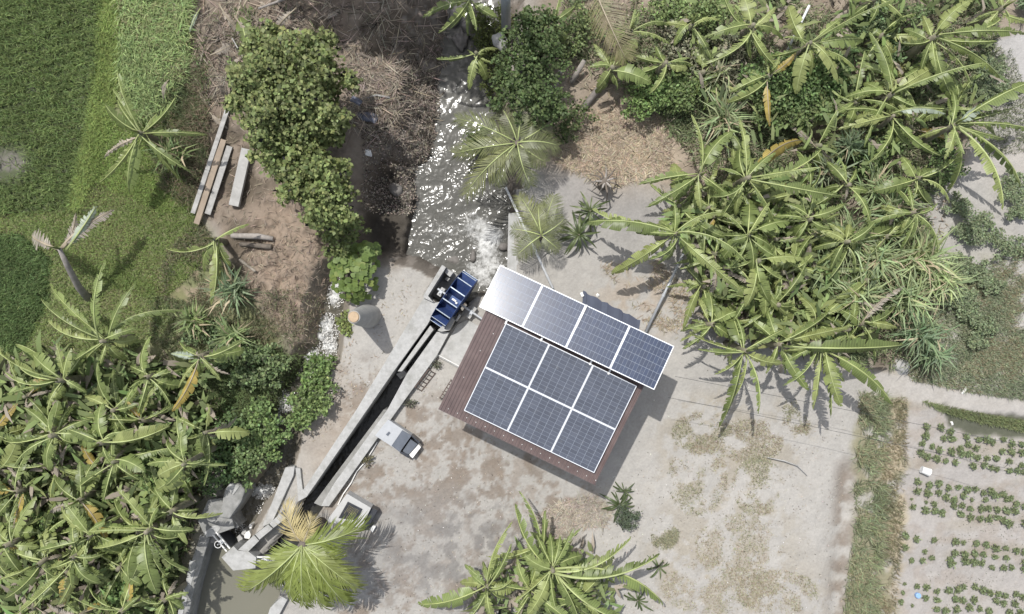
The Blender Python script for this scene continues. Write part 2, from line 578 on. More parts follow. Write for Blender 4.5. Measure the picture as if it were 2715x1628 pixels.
def build_ground():
    xs = np.concatenate([np.linspace(-90, -15.2, 30), np.arange(-15, 15.001, 0.055), np.linspace(15.2, 90, 30)])
    ys = np.concatenate([np.linspace(-80, -9.4, 30), np.arange(-9.2, 9.201, 0.055), np.linspace(9.4, 80, 30)])
    X, Y = np.meshgrid(xs, ys)
    SX, SY = X * 100 + 1357.5, 814 - Y * 100
    wob = (fbm(SX, SY, 90) - 0.5) * 60
    wx = SX + wob
    wy = SY + (fbm(SX + 900, SY + 300, 90) - 0.5) * 60
    n_f = fbm(SX, SY, 30)
    n_m = fbm(SX + 500, SY, 120)
    n_l = fbm(SX, SY + 700, 330)
    Z = (n_m - 0.5) * 0.10 + (n_f - 0.5) * 0.035

    def mask(poly, soft=25, w=True):
        return 1 - sstep(-soft, soft, sdf(wx if w else SX, wy if w else SY, poly))

    def blob(cx, cy, rx, ry, soft=0.5):
        return 1 - sstep(1 - soft, 1 + soft, np.sqrt(((wx - cx) / rx) ** 2 + ((wy - cy) / ry) ** 2))
    sand = np.array([0.330, 0.315, 0.290]); brown = np.array([0.198, 0.160, 0.126]); dark = np.array([0.085, 0.070, 0.052])
    litter = np.array([0.31, 0.262, 0.21]); green = np.array([0.165, 0.175, 0.09]); grey = np.array([0.27, 0.258, 0.245])
    mud = np.array([0.20, 0.185, 0.165]); paddy = np.array([0.085, 0.10, 0.055]); dry = np.array([0.285, 0.25, 0.19])
    C = np.broadcast_to(sand, X.shape + (3,)).copy()

    def lay(c, a):
        nonlocal C
        C = C * (1 - a[..., None]) + np.asarray(c) * a[..., None]
    lay(sand * 1.12, sstep(0.45, 0.7, n_l) * 0.7)
    # yard stains and thin dry grass
    yard = mask([(880, 960), (1250, 1090), (1560, 1290), (1500, 1700), (900, 1700), (860, 1300)], 60)
    grn = (fbm(SX, SY, 9, 2) - .5)
    lay(brown * 0.92, yard * sstep(0.49, 0.60, fbm(SX + 40, SY, 52) + .30 * grn) * 0.72)
    lay(brown * 1.05, yard * sstep(0.54, 0.64, fbm(SX + 840, SY, 26) + .35 * grn) * 0.5)
    lay(grey * 0.55, blob(1210, 1470, 200, 130, 0.8) * sstep(0.43, 0.6, fbm(SX, SY, 40) + .35 * grn) * 0.85)
    lay(grey * 0.9, blob(1100, 1440, 200, 130, 0.6) * 0.45)
    for cx, cy, rx, ry in ((1860, 1150, 90, 70), (1850, 1270, 90, 110), (1990, 1170, 100, 70), (2010, 1290, 80, 90), (1960, 1450, 130, 100),
                           (1760, 1420, 50, 40), (1890, 1560, 150, 70), (2060, 1570, 120, 60), (1900, 1090, 60, 40), (2110, 1110, 50, 70), (1800, 1520, 60, 60)):
        lay(np.array([0.295, 0.265, 0.215]), blob(cx, cy, rx * 1.1, ry * 1.1, 0.95) * sstep(0.38, 0.62, fbm(SX, SY, 42) + .4 * grn) * 0.8)
    # upper middle: bare brown earth under litter
    up = mask([(430, -500), (1400, -500), (1330, 430), (1090, 430), (1060, 700), (930, 690), (900, 860), (820, 940), (700, 900), (640, 760), (560, 600), (470, 560), (470, 200)], 40)
    lay(brown, up)
    lay(litter * .8, up * sstep(0.45, 0.62, fbm(SX, SY, 50)) * 0.65)
    lay(dark * 1.1, up * sstep(0.44, 0.60, fbm(SX + 333, SY, 70)) * 0.8)
    lay(np.array([0.270, 0.212, 0.162]), blob(770, 680, 90, 170, 0.6) * 0.9)
    # upper right: jungle floor
    jr = mask([(1400, -500), (3200, -500), (3200, 60), (2620, 80), (2560, 420), (2420, 520), (2480, 900), (2330, 1000), (2060, 900), (1900, 860), (1830, 640), (1800, 480), (1500, 480), (1400, 430)], 45)
    lay(np.array([0.215, 0.18, 0.14]), jr)
    lay(litter * 0.95, jr * sstep(0.42, 0.62, fbm(SX, SY, 60)) * 0.8)
    lay(dark * 1.2, jr * sstep(0.52, 0.66, fbm(SX + 70, SY + 40, 90)) * 0.8)
    lay(np.array([0.40, 0.33, 0.255]), blob(1630, 400, 170, 110, 0.6))
    lay(grey, blob(1520, 510, 70, 60, 0.5) * 0.9)
    lay(grey * 0.85, blob(1660, 560, 100, 90, 0.6) * 0.7)  # dark grey shadow on this spot put into the soil colour
    lay(litter * 1.05, blob(1700, 800, 120, 90, 0.7) * sstep(0.4, 0.6, n_f) * 0.8)
    # left: grass bank, lawn, paddies, banana grove floor
    lawn = mask([(-3000, -3000), (470, -500), (500, 250), (520, 560), (560, 640), (640, 740), (740, 900), (760, 1100), (620, 1150), (300, 1000), (-3000, 1000)], 30)
    lay(green, lawn)
    lay(np.array([0.19, 0.175, 0.095]), lawn * sstep(0.48, 0.68, fbm(SX, SY + 90, 80)) * 0.5)
    lay(np.array([0.27, 0.22, 0.16]), blob(520, 770, 90, 90, 0.7) * sstep(0.35, 0.6, n_f))
    pad1 = mask([(-3000, -3000), (290, -3000), (272, 0), (262, 180), (222, 400), (190, 560), (-3000, 575)], 12)
    pad2 = mask([(-3000, 610), (60, 618), (140, 690), (125, 800), (60, 930), (-3000, 1000)], 14)
    pad = np.maximum(pad1, pad2)
    lay(paddy, pad)
    lay(mud * 0.82, np.maximum(sstep(.35, .6, blob(15, 428, 62, 62, 0.9) * .62 + (fbm(SX, SY, 24) - .5) * .9) * .9, pad * sstep(0.58, 0.70, fbm(SX, SY, 40)) * 0.45))
    grove = mask([(-3000, 900), (250, 930), (560, 950), (640, 1100), (560, 1250), (520, 1420), (470, 1700), (-3000, 3000)], 40)
    lay(np.array([0.165, 0.16, 0.095]), grove)
    lay(litter * 0.8, grove * sstep(0.52, 0.68, n_f) * 0.6)
    bank = mask([(640, 880), (840, 930), (850, 1050), (770, 1200), (700, 1300), (600, 1290), (580, 1000)], 25)
    lay(np.array([0.10, 0.10, 0.05]), bank * 0.8)
    lay(np.array([0.30, 0.245, 0.195]), blob(860, 1120, 80, 140, 0.6) * 0.5)
    # right: fields and tracks
    fld = mask([(2390, 1010), (3300, 1100), (3300, 3000), (2330, 3000), (2380, 1400)], 20)
    lay(np.array([0.325, 0.305, 0.285]), fld)
    lay(dry * 0.9, fld * sstep(0.48, 0.68, fbm(SX * 0.25, SY * 1.3, 50)) * 0.45)
    lay(brown * 1.3, fld * sstep(0.5, 0.66, fbm(SX, SY, 28)) * 0.30)
    Z += fld * .03 * np.sin((SY - .10 * SX) / 30)
    verge = mask([(2285, 1050), (2400, 1050), (2405, 1250), (2370, 1650), (2360, 3000), (2220, 3000), (2262, 1420), (2270, 1250)], 14)
    lay(np.array([0.235, 0.22, 0.15]), verge * sstep(.30, .55, fbm(SX, SY, 34)))
    lay(np.array([0.36, 0.31, 0.225]), blob(2372, 1300, 38, 260, 0.5) * sstep(0.4, 0.55, n_f))
    ditch = np.exp(-((SX - 2245 + (SY - 1300) * 0.06) / 32) ** 2) * sstep(1180, 1270, SY)
    lay(brown * 0.9, ditch * sstep(0.3, 0.6, n_f) * 0.8)  # soft shadow of the ditch put into the soil colour
    Z -= ditch * 0.15
    mead = mask([(2420, 700), (3300, 600), (3300, 1060), (2380, 1000), (2420, 880)], 35)
    lay(np.array([0.29, 0.28, 0.20]), mead * sstep(0.33, 0.6, fbm(SX, SY, 70)))
    lay(np.array([0.36, 0.335, 0.305]), mask([(2530, 430), (2640, 500), (3300, 700), (3300, 420), (2640, 380)], 25) * 0.8)
    road = mask([(2640, 110), (2700, 90), (3300, 40), (3300, 330), (2720, 250), (2690, 180)], 6, False)
    lay(np.array([0.35, 0.338, 0.325]), road)
    path = 1 - sstep(20, 34, pline(SX + wob * 0.3, SY + wob * 0.3, [(2330, 1010), (2420, 1035), (2560, 1060), (2720, 1082), (3300, 1150)]))
    lay(np.array([0.365, 0.345, 0.32]), path * (.6 + .4 * n_f))
    bed = mask([(2492, 1078), (2560, 1092), (3300, 1180), (3300, 1240), (2600, 1148), (2510, 1118)], 8)
    lay(np.array([0.098, 0.102, 0.075]), bed)
    Z -= bed * 0.08
    C = C * (0.90 + 0.20 * fbm(SX, SY, 14, 3))[..., None]
    # relief
    Z += blob(770, 690, 110, 190, 0.8) * (0.30 + 0.5 * (np.abs(fbm(SX, SY * .6, 60) - .5) * 2) - .25 * (fbm(SX, SY, 22) - .5))
    Z += up * (fbm(SX, SY, 46) - .5) * .35 + blob(560, 100, 150, 200, 0.8) * 0.2
    Z -= pad * 0.12
    Z += np.exp(-((SX - 250 + SY * 0.05) / 30) ** 2) * (SY < 560) * 0.12
    # river gorge
    rv = to_ground(RIVER, RZ)
    d = (sdf(SX + wob * 0.45, SY + wob * 0.45, rv) + (fbm(SX, SY, 36) - .5) * 34 * np.where(SY < 600, 1, .2)) / 100
    left = SX < 1225
    slope = np.where(left, np.where(SY < 430, 0.95 + 0.5 * n_f, 3.2), np.where(SY > 500, 7.0, 2.0 + n_f))
    zr = np.where(d < 0, RZ - 0.35, RZ - 0.12 + d * slope + (n_f - 0.5) * 0.35 * np.clip(d * 3, 0, 1))
    deep = zr < Z
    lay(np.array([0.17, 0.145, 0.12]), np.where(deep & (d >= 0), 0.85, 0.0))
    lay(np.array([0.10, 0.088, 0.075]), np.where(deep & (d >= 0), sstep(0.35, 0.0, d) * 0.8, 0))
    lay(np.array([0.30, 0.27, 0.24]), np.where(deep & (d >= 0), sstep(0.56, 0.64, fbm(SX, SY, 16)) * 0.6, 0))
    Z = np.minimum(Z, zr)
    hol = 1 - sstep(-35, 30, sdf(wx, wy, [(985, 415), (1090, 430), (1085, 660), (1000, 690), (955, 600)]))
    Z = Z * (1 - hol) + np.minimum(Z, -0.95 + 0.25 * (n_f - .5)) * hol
    lay(np.array([0.055, 0.049, 0.041]), hol * .9)  # dark soil with the gully's shade put into its colour
    # stream
    st = to_ground(STREAM, -0.5)
    ds = (pline(SX, SY, st) - 20 + wob * 0.2) / 100
    zs = np.where(ds < 0, -0.75, -0.62 + ds * 2.2)
    lay(np.array([0.235, 0.205, 0.165]), np.where(zs < Z, 0.75, 0))
    Z = np.minimum(Z, zs)
    dp = sdf(SX, SY, to_ground(POND, -0.5)) / 100
    zp = np.where(dp < 0, -1.1, -0.7 + dp * 6)
    Z = np.minimum(Z, zp)
    for poly, z0 in ((CANAL, -1.35), (WHEELPIT, -1.7)):
        dc = sdf(SX, SY, to_ground(poly, 0.2)) / 100
        Z = np.where(dc < 0.04, z0, np.where(dc < 0.10, np.minimum(Z, -0.1), Z))
    V = np.stack([X, Y, Z], -1).reshape(-1, 3)
    ny, nx = X.shape
    idx = np.arange(ny * nx).reshape(ny, nx)
    a, b2, c2, d2 = idx[:-1, :-1].ravel(), idx[:-1, 1:].ravel(), idx[1:, 1:].ravel(), idx[1:, :-1].ravel()
    T = np.concatenate([np.stack([a, b2, c2], 1), np.stack([a, c2, d2], 1)])
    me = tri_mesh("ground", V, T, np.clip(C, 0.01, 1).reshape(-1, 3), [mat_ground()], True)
    tag(ob("ground", me), kind="structure")
    return xs, ys, Z


XS, YS, ZG = build_ground()


def gz(x, y):
    """terrain height under a world point"""
    x = np.asarray(x, float); y = np.asarray(y, float)
    i = np.clip(np.searchsorted(XS, x) - 1, 0, len(XS) - 2)
    j = np.clip(np.searchsorted(YS, y) - 1, 0, len(YS) - 2)
    return ZG[j, i]


def onground(sx, sy):
    p = G(sx, sy, 0)
    for _ in range(3):
        p = G(sx, sy, float(gz(p.x, p.y)))
    return p


def water_sheet(name, poly, z, res, foamf, amp, mat, wl=0.3, ripple=None):
    P = [G(x, y, z) for x, y in poly]
    x0, x1 = min(p.x for p in P), max(p.x for p in P)
    y0, y1 = min(p.y for p in P), max(p.y for p in P)
    xs = np.arange(x0 - .25, x1 + .25, res); ys = np.arange(y0 - .25, y1 + .25, res)
    X, Y = np.meshgrid(xs, ys)
    SX, SY = S_of(X, Y, z)
    F = foamf(SX, SY)
    w = fbm(X + 50 + 0.3 * fbm(X, Y, .5), Y + 50, wl, 3) - 0.5
    Zw = z + w * amp * (1 + 2.2 * np.clip(F, 0, 1))
    keep = sdf(X, Y, [(p.x, p.y) for p in P]) < 0.22
    V = np.stack([X, Y, Zw], -1).reshape(-1, 3)
    ny, nx = X.shape
    idx = np.arange(ny * nx).reshape(ny, nx)
    k = (keep[:-1, :-1] & keep[1:, 1:] & keep[:-1, 1:] & keep[1:, :-1]).ravel()
    a, b, c, d = (idx[:-1, :-1].ravel()[k], idx[:-1, 1:].ravel()[k], idx[1:, 1:].ravel()[k], idx[1:, :-1].ravel()[k])
    T = np.concatenate([np.stack([a, b, c], 1), np.stack([a, c, d], 1)])
    rip = np.ones_like(F) if ripple is None else ripple(SX, SY)
    col = np.stack([F, rip, F], -1).reshape(-1, 3)
    return tag(ob(name, tri_mesh(name, V, T, np.clip(col, 0, 1), [mat], True)), kind="structure")


def river_foam(SX, SY):
    def g(cx, cy, rx, ry):
        return np.exp(-(((SX - cx) / rx) ** 2 + ((SY - cy) / ry) ** 2))
    f = 0.60 * g(1290, 720, 65, 50) + 0.55 * g(1300, 640, 38, 45) + 0.34 * g(1260, 590, 90, 60) + 0.22 * g(1150, 620, 80, 60)
    return f + (fbm(SX, SY, 26) - 0.5) * 0.55 * np.clip(f * 2.5, 0, 1)


water_sheet("river_water", RIVER, RZ, 0.03, river_foam, 0.055, mat_water("river_water", (0.112, 0.110, 0.099), 0.16, 0.60, 5.5), 0.34, lambda a, b: .12 + .88 * sstep(220, 460, b) * (.55 + .9 * (fbm(a, b, 70) - .2)))


def stream_foam(SX, SY):
    f = np.zeros(np.shape(SX))
    for cx, cy, rx, ry in ((890, 780, 20, 36), (862, 872, 27, 40), (872, 915, 22, 32), (755, 1065, 24, 34), (745, 1045, 20, 20), (822, 935, 26, 22), (840, 980, 26, 20), (700, 1303, 40, 22), (740, 1110, 14, 22)):
        f = np.maximum(f, 0.95 * np.exp(-(((SX - cx) / rx) ** 2 + ((SY - cy) / ry) ** 2)))
    return f * .9 + (fbm(SX, SY, 10) - 0.5) * 1.0 * np.clip(f * 2, 0, 1)


def band(pts, w):
    L, R = [], []
    for i, (x, y) in enumerate(pts):
        a, b = pts[max(i - 1, 0)], pts[min(i + 1, len(pts) - 1)]
        dx, dy = b[0] - a[0], b[1] - a[1]
        n = math.hypot(dx, dy)
        L.append((x - dy / n * w, y + dx / n * w)); R.append((x + dy / n * w, y - dx / n * w))
    return L + R[::-1]


water_sheet("stream_water", band(STREAM, 30), -0.5, 0.025, stream_foam, 0.10, mat_water("stream_water", (0.10, 0.092, 0.072), 0.1, 0.35, 12), 0.2)
water_sheet("pond_water", POND, -0.5, 0.06, lambda a, b: np.zeros(np.shape(a)), 0.012, mat_water("pond_water", (0.17, 0.165, 0.13), 0.12, 0.05, 3), 0.8)
water_sheet("flume_water", CANAL, -0.85, 0.05, lambda a, b: np.zeros(np.shape(a)), 0.02, mat_water("flume_water", (0.035, 0.035, 0.032), 0.1, 0.15, 9), 0.3)


# foam flecks tossed up by the falls
def flecks(name, spots, n, z, seed):
    r = np.random.default_rng(seed)
    Vs, Ts = [], []
    base = np.array([[1, 0, 0], [-1, 0, 0], [0, 1, 0], [0, -1, 0], [0, 0, 1], [0, 0, -1]], float)
    tr = np.array([[0, 2, 4], [2, 1, 4], [1, 3, 4], [3, 0, 4], [2, 0, 5], [1, 2, 5], [3, 1, 5], [0, 3, 5]])
    o = 0
    for cx, cy, rx, ry, k in spots:
        for _ in range(int(n * k)):
            a, q = r.random() * 6.28, r.random() ** .5
            p = G(cx + math.cos(a) * rx * q, cy + math.sin(a) * ry * q, z)
            s = r.uniform(.006, .022)
            Vs.append(base * s * r.uniform(.6, 1.6, (1, 3)) + np.array([p.x, p.y, z + r.uniform(0, .09)]))
            Ts.append(tr + o); o += 6
    tag(ob(name, tri_mesh(name, np.vstack(Vs), np.vstack(Ts), None, [M['white']], True)), kind="stuff")


flecks("foam_flecks", [(890, 780, 22, 38, .8), (868, 870, 36, 42, 1.4), (870, 930, 30, 35, .8), (755, 1065, 22, 30, .8), (745, 1045, 20, 20, .4), (822, 935, 24, 20, .4),
                       (840, 980, 26, 18, .5), (700, 1303, 38, 20, .9), (735, 1110, 12, 20, .3), (648, 1405, 25, 16, .4), (687, 1350, 8, 14, .1)], 260, -0.49, 3)

# ------------------------------------------------------------------ concrete works


def prism_obj(name, polys, mat, parent=None, bevel=0.012):
    """polys: list of (photograph polygon, top z, bottom z), ONE mesh"""
    mb = MB()
    for p, zt, zb in polys:
        mb.prism([G(x, y, zt) for x, y in p], zb)
    return ob(name, mb.mesh(name, mat), parent, bevel=bevel)


fl = thing("concrete_flume", "long pale concrete flume carrying dark water down to the blue wheel", "flume", G(1000, 1060))
def ch(o, parent):
    o.parent = parent
    o.location = Vector(o.location) - Vector(parent.location)
    return o


ch(prism_obj("side_wall", [([(1123, 790), (1151, 803), (1168, 800), (1134, 860), (1046, 982), (974, 1086), (812, 1319), (801, 1303), (945, 1086)], 0.22, -1.5)], M['concrete']), fl)
ch(prism_obj("side_wall", [([(1158, 880), (1192, 880), (1159, 942), (1055, 1086), (917, 1280), (872, 1343), (850, 1342), (887, 1280), (1027, 1086), (1079, 990)], 0.22, -1.5)], M['concrete']), fl)
ch(prism_obj("raised_wall", [([(1199, 838), (1206, 848), (1192, 876), (1170, 880), (1160, 876)], 0.40, -1.5), ([(1217, 832), (1222, 836), (1211, 853), (1207, 850)], 0.46, -0.8)], M['concrete']), fl)
ch(prism_obj("inner_wall", [([(1054, 985), (1066, 985), (1150, 874), (1141, 863)], 0.10, -1.5), ([(1050, 992), (1070, 980), (1082, 992), (1062, 1006)], -0.45, -1.5)], M['concrete']), fl)
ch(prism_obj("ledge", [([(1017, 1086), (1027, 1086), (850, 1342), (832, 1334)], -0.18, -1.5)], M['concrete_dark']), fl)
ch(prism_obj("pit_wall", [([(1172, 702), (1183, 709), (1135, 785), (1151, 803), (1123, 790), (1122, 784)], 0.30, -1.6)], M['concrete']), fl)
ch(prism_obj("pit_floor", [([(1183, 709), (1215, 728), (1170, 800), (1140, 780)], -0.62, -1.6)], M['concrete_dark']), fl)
ch(prism_obj("anchor_block", [([(1179, 723), (1185, 712), (1202, 723), (1193, 735)], 0.05, -0.9), ], M['concrete']), fl)
ch(prism_obj("anchor_block", [([(1179, 740), (1186, 733), (1194, 738), (1187, 746)], -0.15, -0.9), ], M['concrete']), fl)

prism_obj("pavement", [([(1212, 862), (1236, 846), (1300, 880), (1233, 985), (1160, 946), (1166, 936)], 0.05, -0.2)], M['concrete']).__setitem__("kind", "structure")
prism_obj("pavement", [([(1348, 566), (1395, 560), (1402, 640), (1385, 760), (1340, 800), (1345, 700)], -0.02, -1.8)], M['concrete']).__setitem__("kind", "structure")

# stone pillar with the sandy cap
pl = thing("stone_pillar", "tapered grey stone pillar with a sandy round cap beside the rapids", "pillar", G(978, 838))
mb = MB()
ring = []
prof = [(0.33, 0.0), (0.315, 0.3), (0.275, 0.8), (0.225, 1.4), (0.175, 1.9), (0.15, 2.2)]
n = 20
for r, z in prof:
    ring.append([(r * (1 + 0.05 * math.sin(3 * t + z)) * math.cos(t), r * (1 + 0.04 * math.cos(2 * t + 2 * z)) * math.sin(t), z) for t in (2 * PI * k / n for k in range(n))])
vv = [p for q in ring for p in q]
mb.add(vv, [(i * n + k, i * n + (k + 1) % n, (i + 1) * n + (k + 1) % n, (i + 1) * n + k) for i in range(len(prof) - 1) for k in range(n)])
mb.add(ring[-1], [tuple(range(n))])
ob("shaft", mb.mesh("shaft", M['stone'], True), pl)
mb = MB()
mb.tube([(0, 0, 2.202), (0, 0, 2.24)], [0.138, 0.12], 18)
ob("cap", mb.mesh("cap", M['sandcap']), pl)

# ------------------------------------------------------------------ water wheel
c0 = G(1204, 795, 0.28)
axd = Vector((0.826, -0.564, 0)).normalized()       # axle direction
wh = thing("waterwheel", "blue steel water wheel with open buckets at the flume end", "water wheel", c0, rz=math.atan2(axd.y, axd.x))
R0, R1, WW = 0.44, 0.775, 0.46
for sgn in (-1, 1):
    mb = MB()
    n = 40
    xo, xi = sgn * WW / 2, sgn * (WW / 2 - 0.012)
    for k in range(n):
        t0, t1 = 2 * PI * k / n, 2 * PI * (k + 1) / n
        q = []
        for x in (xi, xo):
            for t in (t0, t1):
                for r in (R0 - .02, R1):
                    q.append((x, r * math.sin(t), r * math.cos(t)))
        mb.add(q, [(0, 1, 3, 2), (4, 6, 7, 5), (1, 5, 7, 3), (0, 2, 6, 4)])
    for k in range(6):
        t = k * PI / 3 + .2
        d = Vector((0, math.sin(t), math.cos(t)))
        mb.tube([d * 0.05 + Vector((xo * .96, 0, 0)), d * (R0 + .02) + Vector((xo * .96, 0, 0))], 0.022, 5)
    ob("side_disc", mb.mesh("side_disc", M['blue']), wh)
NB = 14
blade_me, edge_me = None, None
mb = MB()
mb.add([(x, y, z) for x in (-WW / 2 + .014, WW / 2 - .014) for y, z in ((0, R0), (.012, R0), (0.10, R1 - .004), (0.088, R1 - .004))],
       [(0, 3, 2, 1), (4, 5, 6, 7), (0, 4, 7, 3), (1, 2, 6, 5), (2, 3, 7, 6), (0, 1, 5, 4)])
blade_me = mb.mesh("blade", M['blue'])
mb = MB()
mb.box((0, 0.094, R1 - 0.001), (WW - 0.03, 0.026, 0.010))
edge_me = mb.mesh("blade_edge", M['blueedge'])
for k in range(NB):
    t = math.radians(11.5 + k * 360 / NB)
    b = ob("blade", blade_me, wh, rot=(-t, 0, 0))
    ob("edge", edge_me, b)
mb = MB()
n = 28
for k in range(n):
    t0, t1 = 2 * PI * k / n, 2 * PI * (k + 1) / n
    mb.add([(x, R0 * math.sin(t), R0 * math.cos(t)) for x in (-WW / 2 + .02, WW / 2 - .02) for t in (t0, t1)], [(0, 1, 3, 2)])
ob("drum", mb.mesh("drum", M['blue']), wh)
mb = MB(); mb.tube([(-0.52, 0, 0), (0.92, 0, 0)], 0.03, 10)
ob("axle", mb.mesh("axle", M['steel']), wh)
mb = MB(); mb.box((0.03, 0.01, R0 + 0.015), (0.12, 0.05, 0.03)); mb.box((0.12, -0.02, R0 + 0.015), (0.05, 0.05, 0.03))
ob("clamp", mb.mesh("clamp", M['white']), wh)
# bearing pedestals, each carrying the axle
for nm, sx, sy, ln, lab in (("bearing_pedestal", 1169, 774, .24, "small concrete bearing pedestal between the blue wheel and the pit wall"),
                            ("bearing_pedestal", 1250, 829, .34, "larger concrete bearing pedestal between the blue wheel and the shed")):
    p = G(sx, sy, 0.28)
    bp_ = thing(nm, lab, "pedestal", (p.x, p.y, 0), "bearing pedestals of the wheel", math.atan2(axd.y, axd.x))
    mb = MB(); mb.box((0, 0, -0.25), (0.12, ln, 0.96))
    ob("block", mb.mesh("block", M['concrete']), bp_, bevel=0.01)
    mb = MB(); mb.box((0, 0, 0.262), (0.08, 0.13, 0.05)); mb.box((0, 0, 0.305), (0.075, 0.07, 0.04))
    ob("bearing_housing", mb.mesh("bearing_housing", M['steel']), bp_)
    mb = MB()
    for a in (-1, 1):
        mb.tube([(0, a * .05, .286), (0, a * .05, .31)], 0.012, 6)
    ob("bolt", mb.mesh("bolt", M['darksteel']), bp_)

# ------------------------------------------------------------------ power house
def quad(bl, br, tl):
    tr = (tl[0] + br[0] - bl[0], tl[1] + br[1] - bl[1])
    return bl, br, tr, tl


ZR = 2.22
rbl, rbr, rtl = (1163, 1083), (1580, 1285), (1292, 822)
Pbl, Pbr, Ptl = G(*rbl, ZR - .10), G(*rbr, ZR - .10), G(*rtl, ZR + .10)
ux = (Pbr - Pbl); uy = (Ptl - Pbl)
UX = Vector((ux.x, ux.y, 0)).normalized()
UYp = Vector((-UX.y, UX.x, 0))
LX, LY = Vector((ux.x, ux.y)).length, Vector((uy.x, uy.y)).dot(Vector((UYp.x, UYp.y)))
RA = math.atan2(UX.y, UX.x)
hs_ = thing("power_house", "small shed with a brown ribbed metal roof carrying six grey solar panels", "shed", (Pbl.x, Pbl.y, 0), rz=RA)
# corrugated sheets: each sheet a part
pitch = 0.082
nrib = int(LX / pitch)
per = 9
sheets = [(i, min(i + per, nrib)) for i in range(0, nrib, per)]
for si, (a, b) in enumerate(sheets):
    xs_, zs_ = [], []
    for i in range(a, b):
        for f, z in ((0, 0), (.36, 0), (.46, .022), (.74, .022), (.84, 0)):
            xs_.append((i + f) * pitch); zs_.append(z)
    xs_.append(b * pitch - 0.002); zs_.append(0)
    vs_, fs_ = [], []
    for j, yy in enumerate((0, LY)):
        for x, z in zip(xs_, zs_):
            vs_.append((x, yy, ZR - .10 + 0.20 * yy / LY + z + (0.0015 if si % 2 else 0)))
    m_ = len(xs_)
    fs_ = [(i, i + 1, i + 1 + m_, i + m_) for i in range(m_ - 1)]
    mb = MB(); mb.add(vs_, fs_)
    o = ob("roof_sheet", mb.mesh("roof_sheet", M['roof']), hs_)
    so_ = o.modifiers.new("thick", 'SOLIDIFY'); so_.thickness = 0.006
mb = MB()
screw = MB(); screw.tube([(0, 0, 0), (0, 0, .012)], 0.011, 6)
sme = screw.mesh("roof_screw", M['white'])
for i in range(2, nrib, 3):
    for yy in (0.10, ):
        ob("roof_screw", sme, hs_, (i * pitch + .05, yy, ZR - .10 + .2 * yy / LY + .024))
for xx, yy in ((0.22, .95), (.30, 1.7), (.4, 2.2)):
    ob("roof_screw", sme, hs_, (xx, yy, ZR - .10 + .2 * yy / LY + .024))
mb = MB()
ov = 0.22
for (x0, y0, x1, y1) in ((ov, ov, LX - ov, ov + .12), (ov, LY - ov - .12, LX - ov, LY - ov), (ov, ov + .122, ov + .12, LY - ov - .122), (LX - ov - .12, ov + .122, LX - ov, LY - ov - .122)):
    mb.box(((x0 + x1) / 2, (y0 + y1) / 2, 0.99), (x1 - x0, y1 - y0, 2.14))
ob("wall", mb.mesh("wall", M['wall']), hs_)
mb = MB(); mb.box((LX * .45, ov - .012, 1.0), (.8, .04, 1.9))
dr = ob("door", mb.mesh("door", M['door']), hs_)
mb = MB(); mb.tube([(LX * .45 + .3, ov - .06, 1.0), (LX * .45 + .3, ov - .06, 1.12)], .012, 6)
ob("handle", mb.mesh("handle", M['steel']), dr)
mb = MB()
mb.box((LX / 2, -0.012, ZR - .14), (LX, .02, .07)); mb.box((LX / 2, LY + .012, ZR + .06), (LX, .02, .07))
ob("fascia", mb.mesh("fascia", M['roof']), hs_)

# ------------------------------------------------------------------ solar panels
def panel_set(prefix, quadS, z_at, nu, nv, cu, cv, cellmat, gap, labels, group):
    """quadS: TL, TR, BR, BL photograph points; z_at(v) height; nu x nv panels, cu x cv cells each"""
    TL, TR, BR, BL = quadS
    zt, zb = z_at
    A, B, D = G(*TL, zt[0]), G(*TR, zt[1]), G(*BL, zb[0])
    U, V = B - A, D - A
    lu, lv = U.length, V.length
    U.normalize(); V = (V - U * V.dot(U)).normalized()
    Nn = V.cross(U)
    if Nn.z < 0:
        Nn = -Nn
    from mathutils import Matrix
    rot = Matrix((U, Nn.cross(U), Nn)).transposed().to_euler()
    pw, ph = lu / nu, lv / nv
    fw, w, h = 0.016, pw - gap, ph - gap
    fm = MB()
    for (x, y, sx, sy) in ((0, h / 2 - fw / 2, w, fw), (0, -h / 2 + fw / 2, w, fw), (-w / 2 + fw / 2, 0, fw, h - 2 * fw), (w / 2 - fw / 2, 0, fw, h - 2 * fw)):
        fm.box((x, y, 0), (sx, sy, .036))
    frame = fm.mesh("frame", M['alu'])
    bm_ = MB(); bm_.box((0, 0, 0.0045), (w - 2 * fw, h - 2 * fw, .02))
    back = bm_.mesh("back_sheet", M['foil'])
    cw, chh = (w - 2 * fw - .008) / cu, (h - 2 * fw - .008) / cv
    cm = MB(); cm.box((0, 0, 0), (cw - (.0075 if cu < cv else .0048), chh - (.0048 if cu < cv else .0075), .003))
    cell = cm.mesh("cell", cellmat)
    i = 0
    for v in range(nv):
        for u in range(nu):
            c = A + U * (pw * (u + .5)) + V * (ph * (v + .5))
            t = thing("solar_panel", labels[i], "solar panel", c, group)
            t.rotation_euler = rot
            ob("frame", frame, t); ob("back_sheet", back, t)
            for a in range(cu):
                for b in range(cv):
                    ob("cell", cell, t, (-(w - 2 * fw - .008) / 2 + cw * (a + .5), -(h - 2 * fw - .008) / 2 + chh * (b + .5), 0.0162))
            i += 1
    return A, U, V, Nn, lu, lv


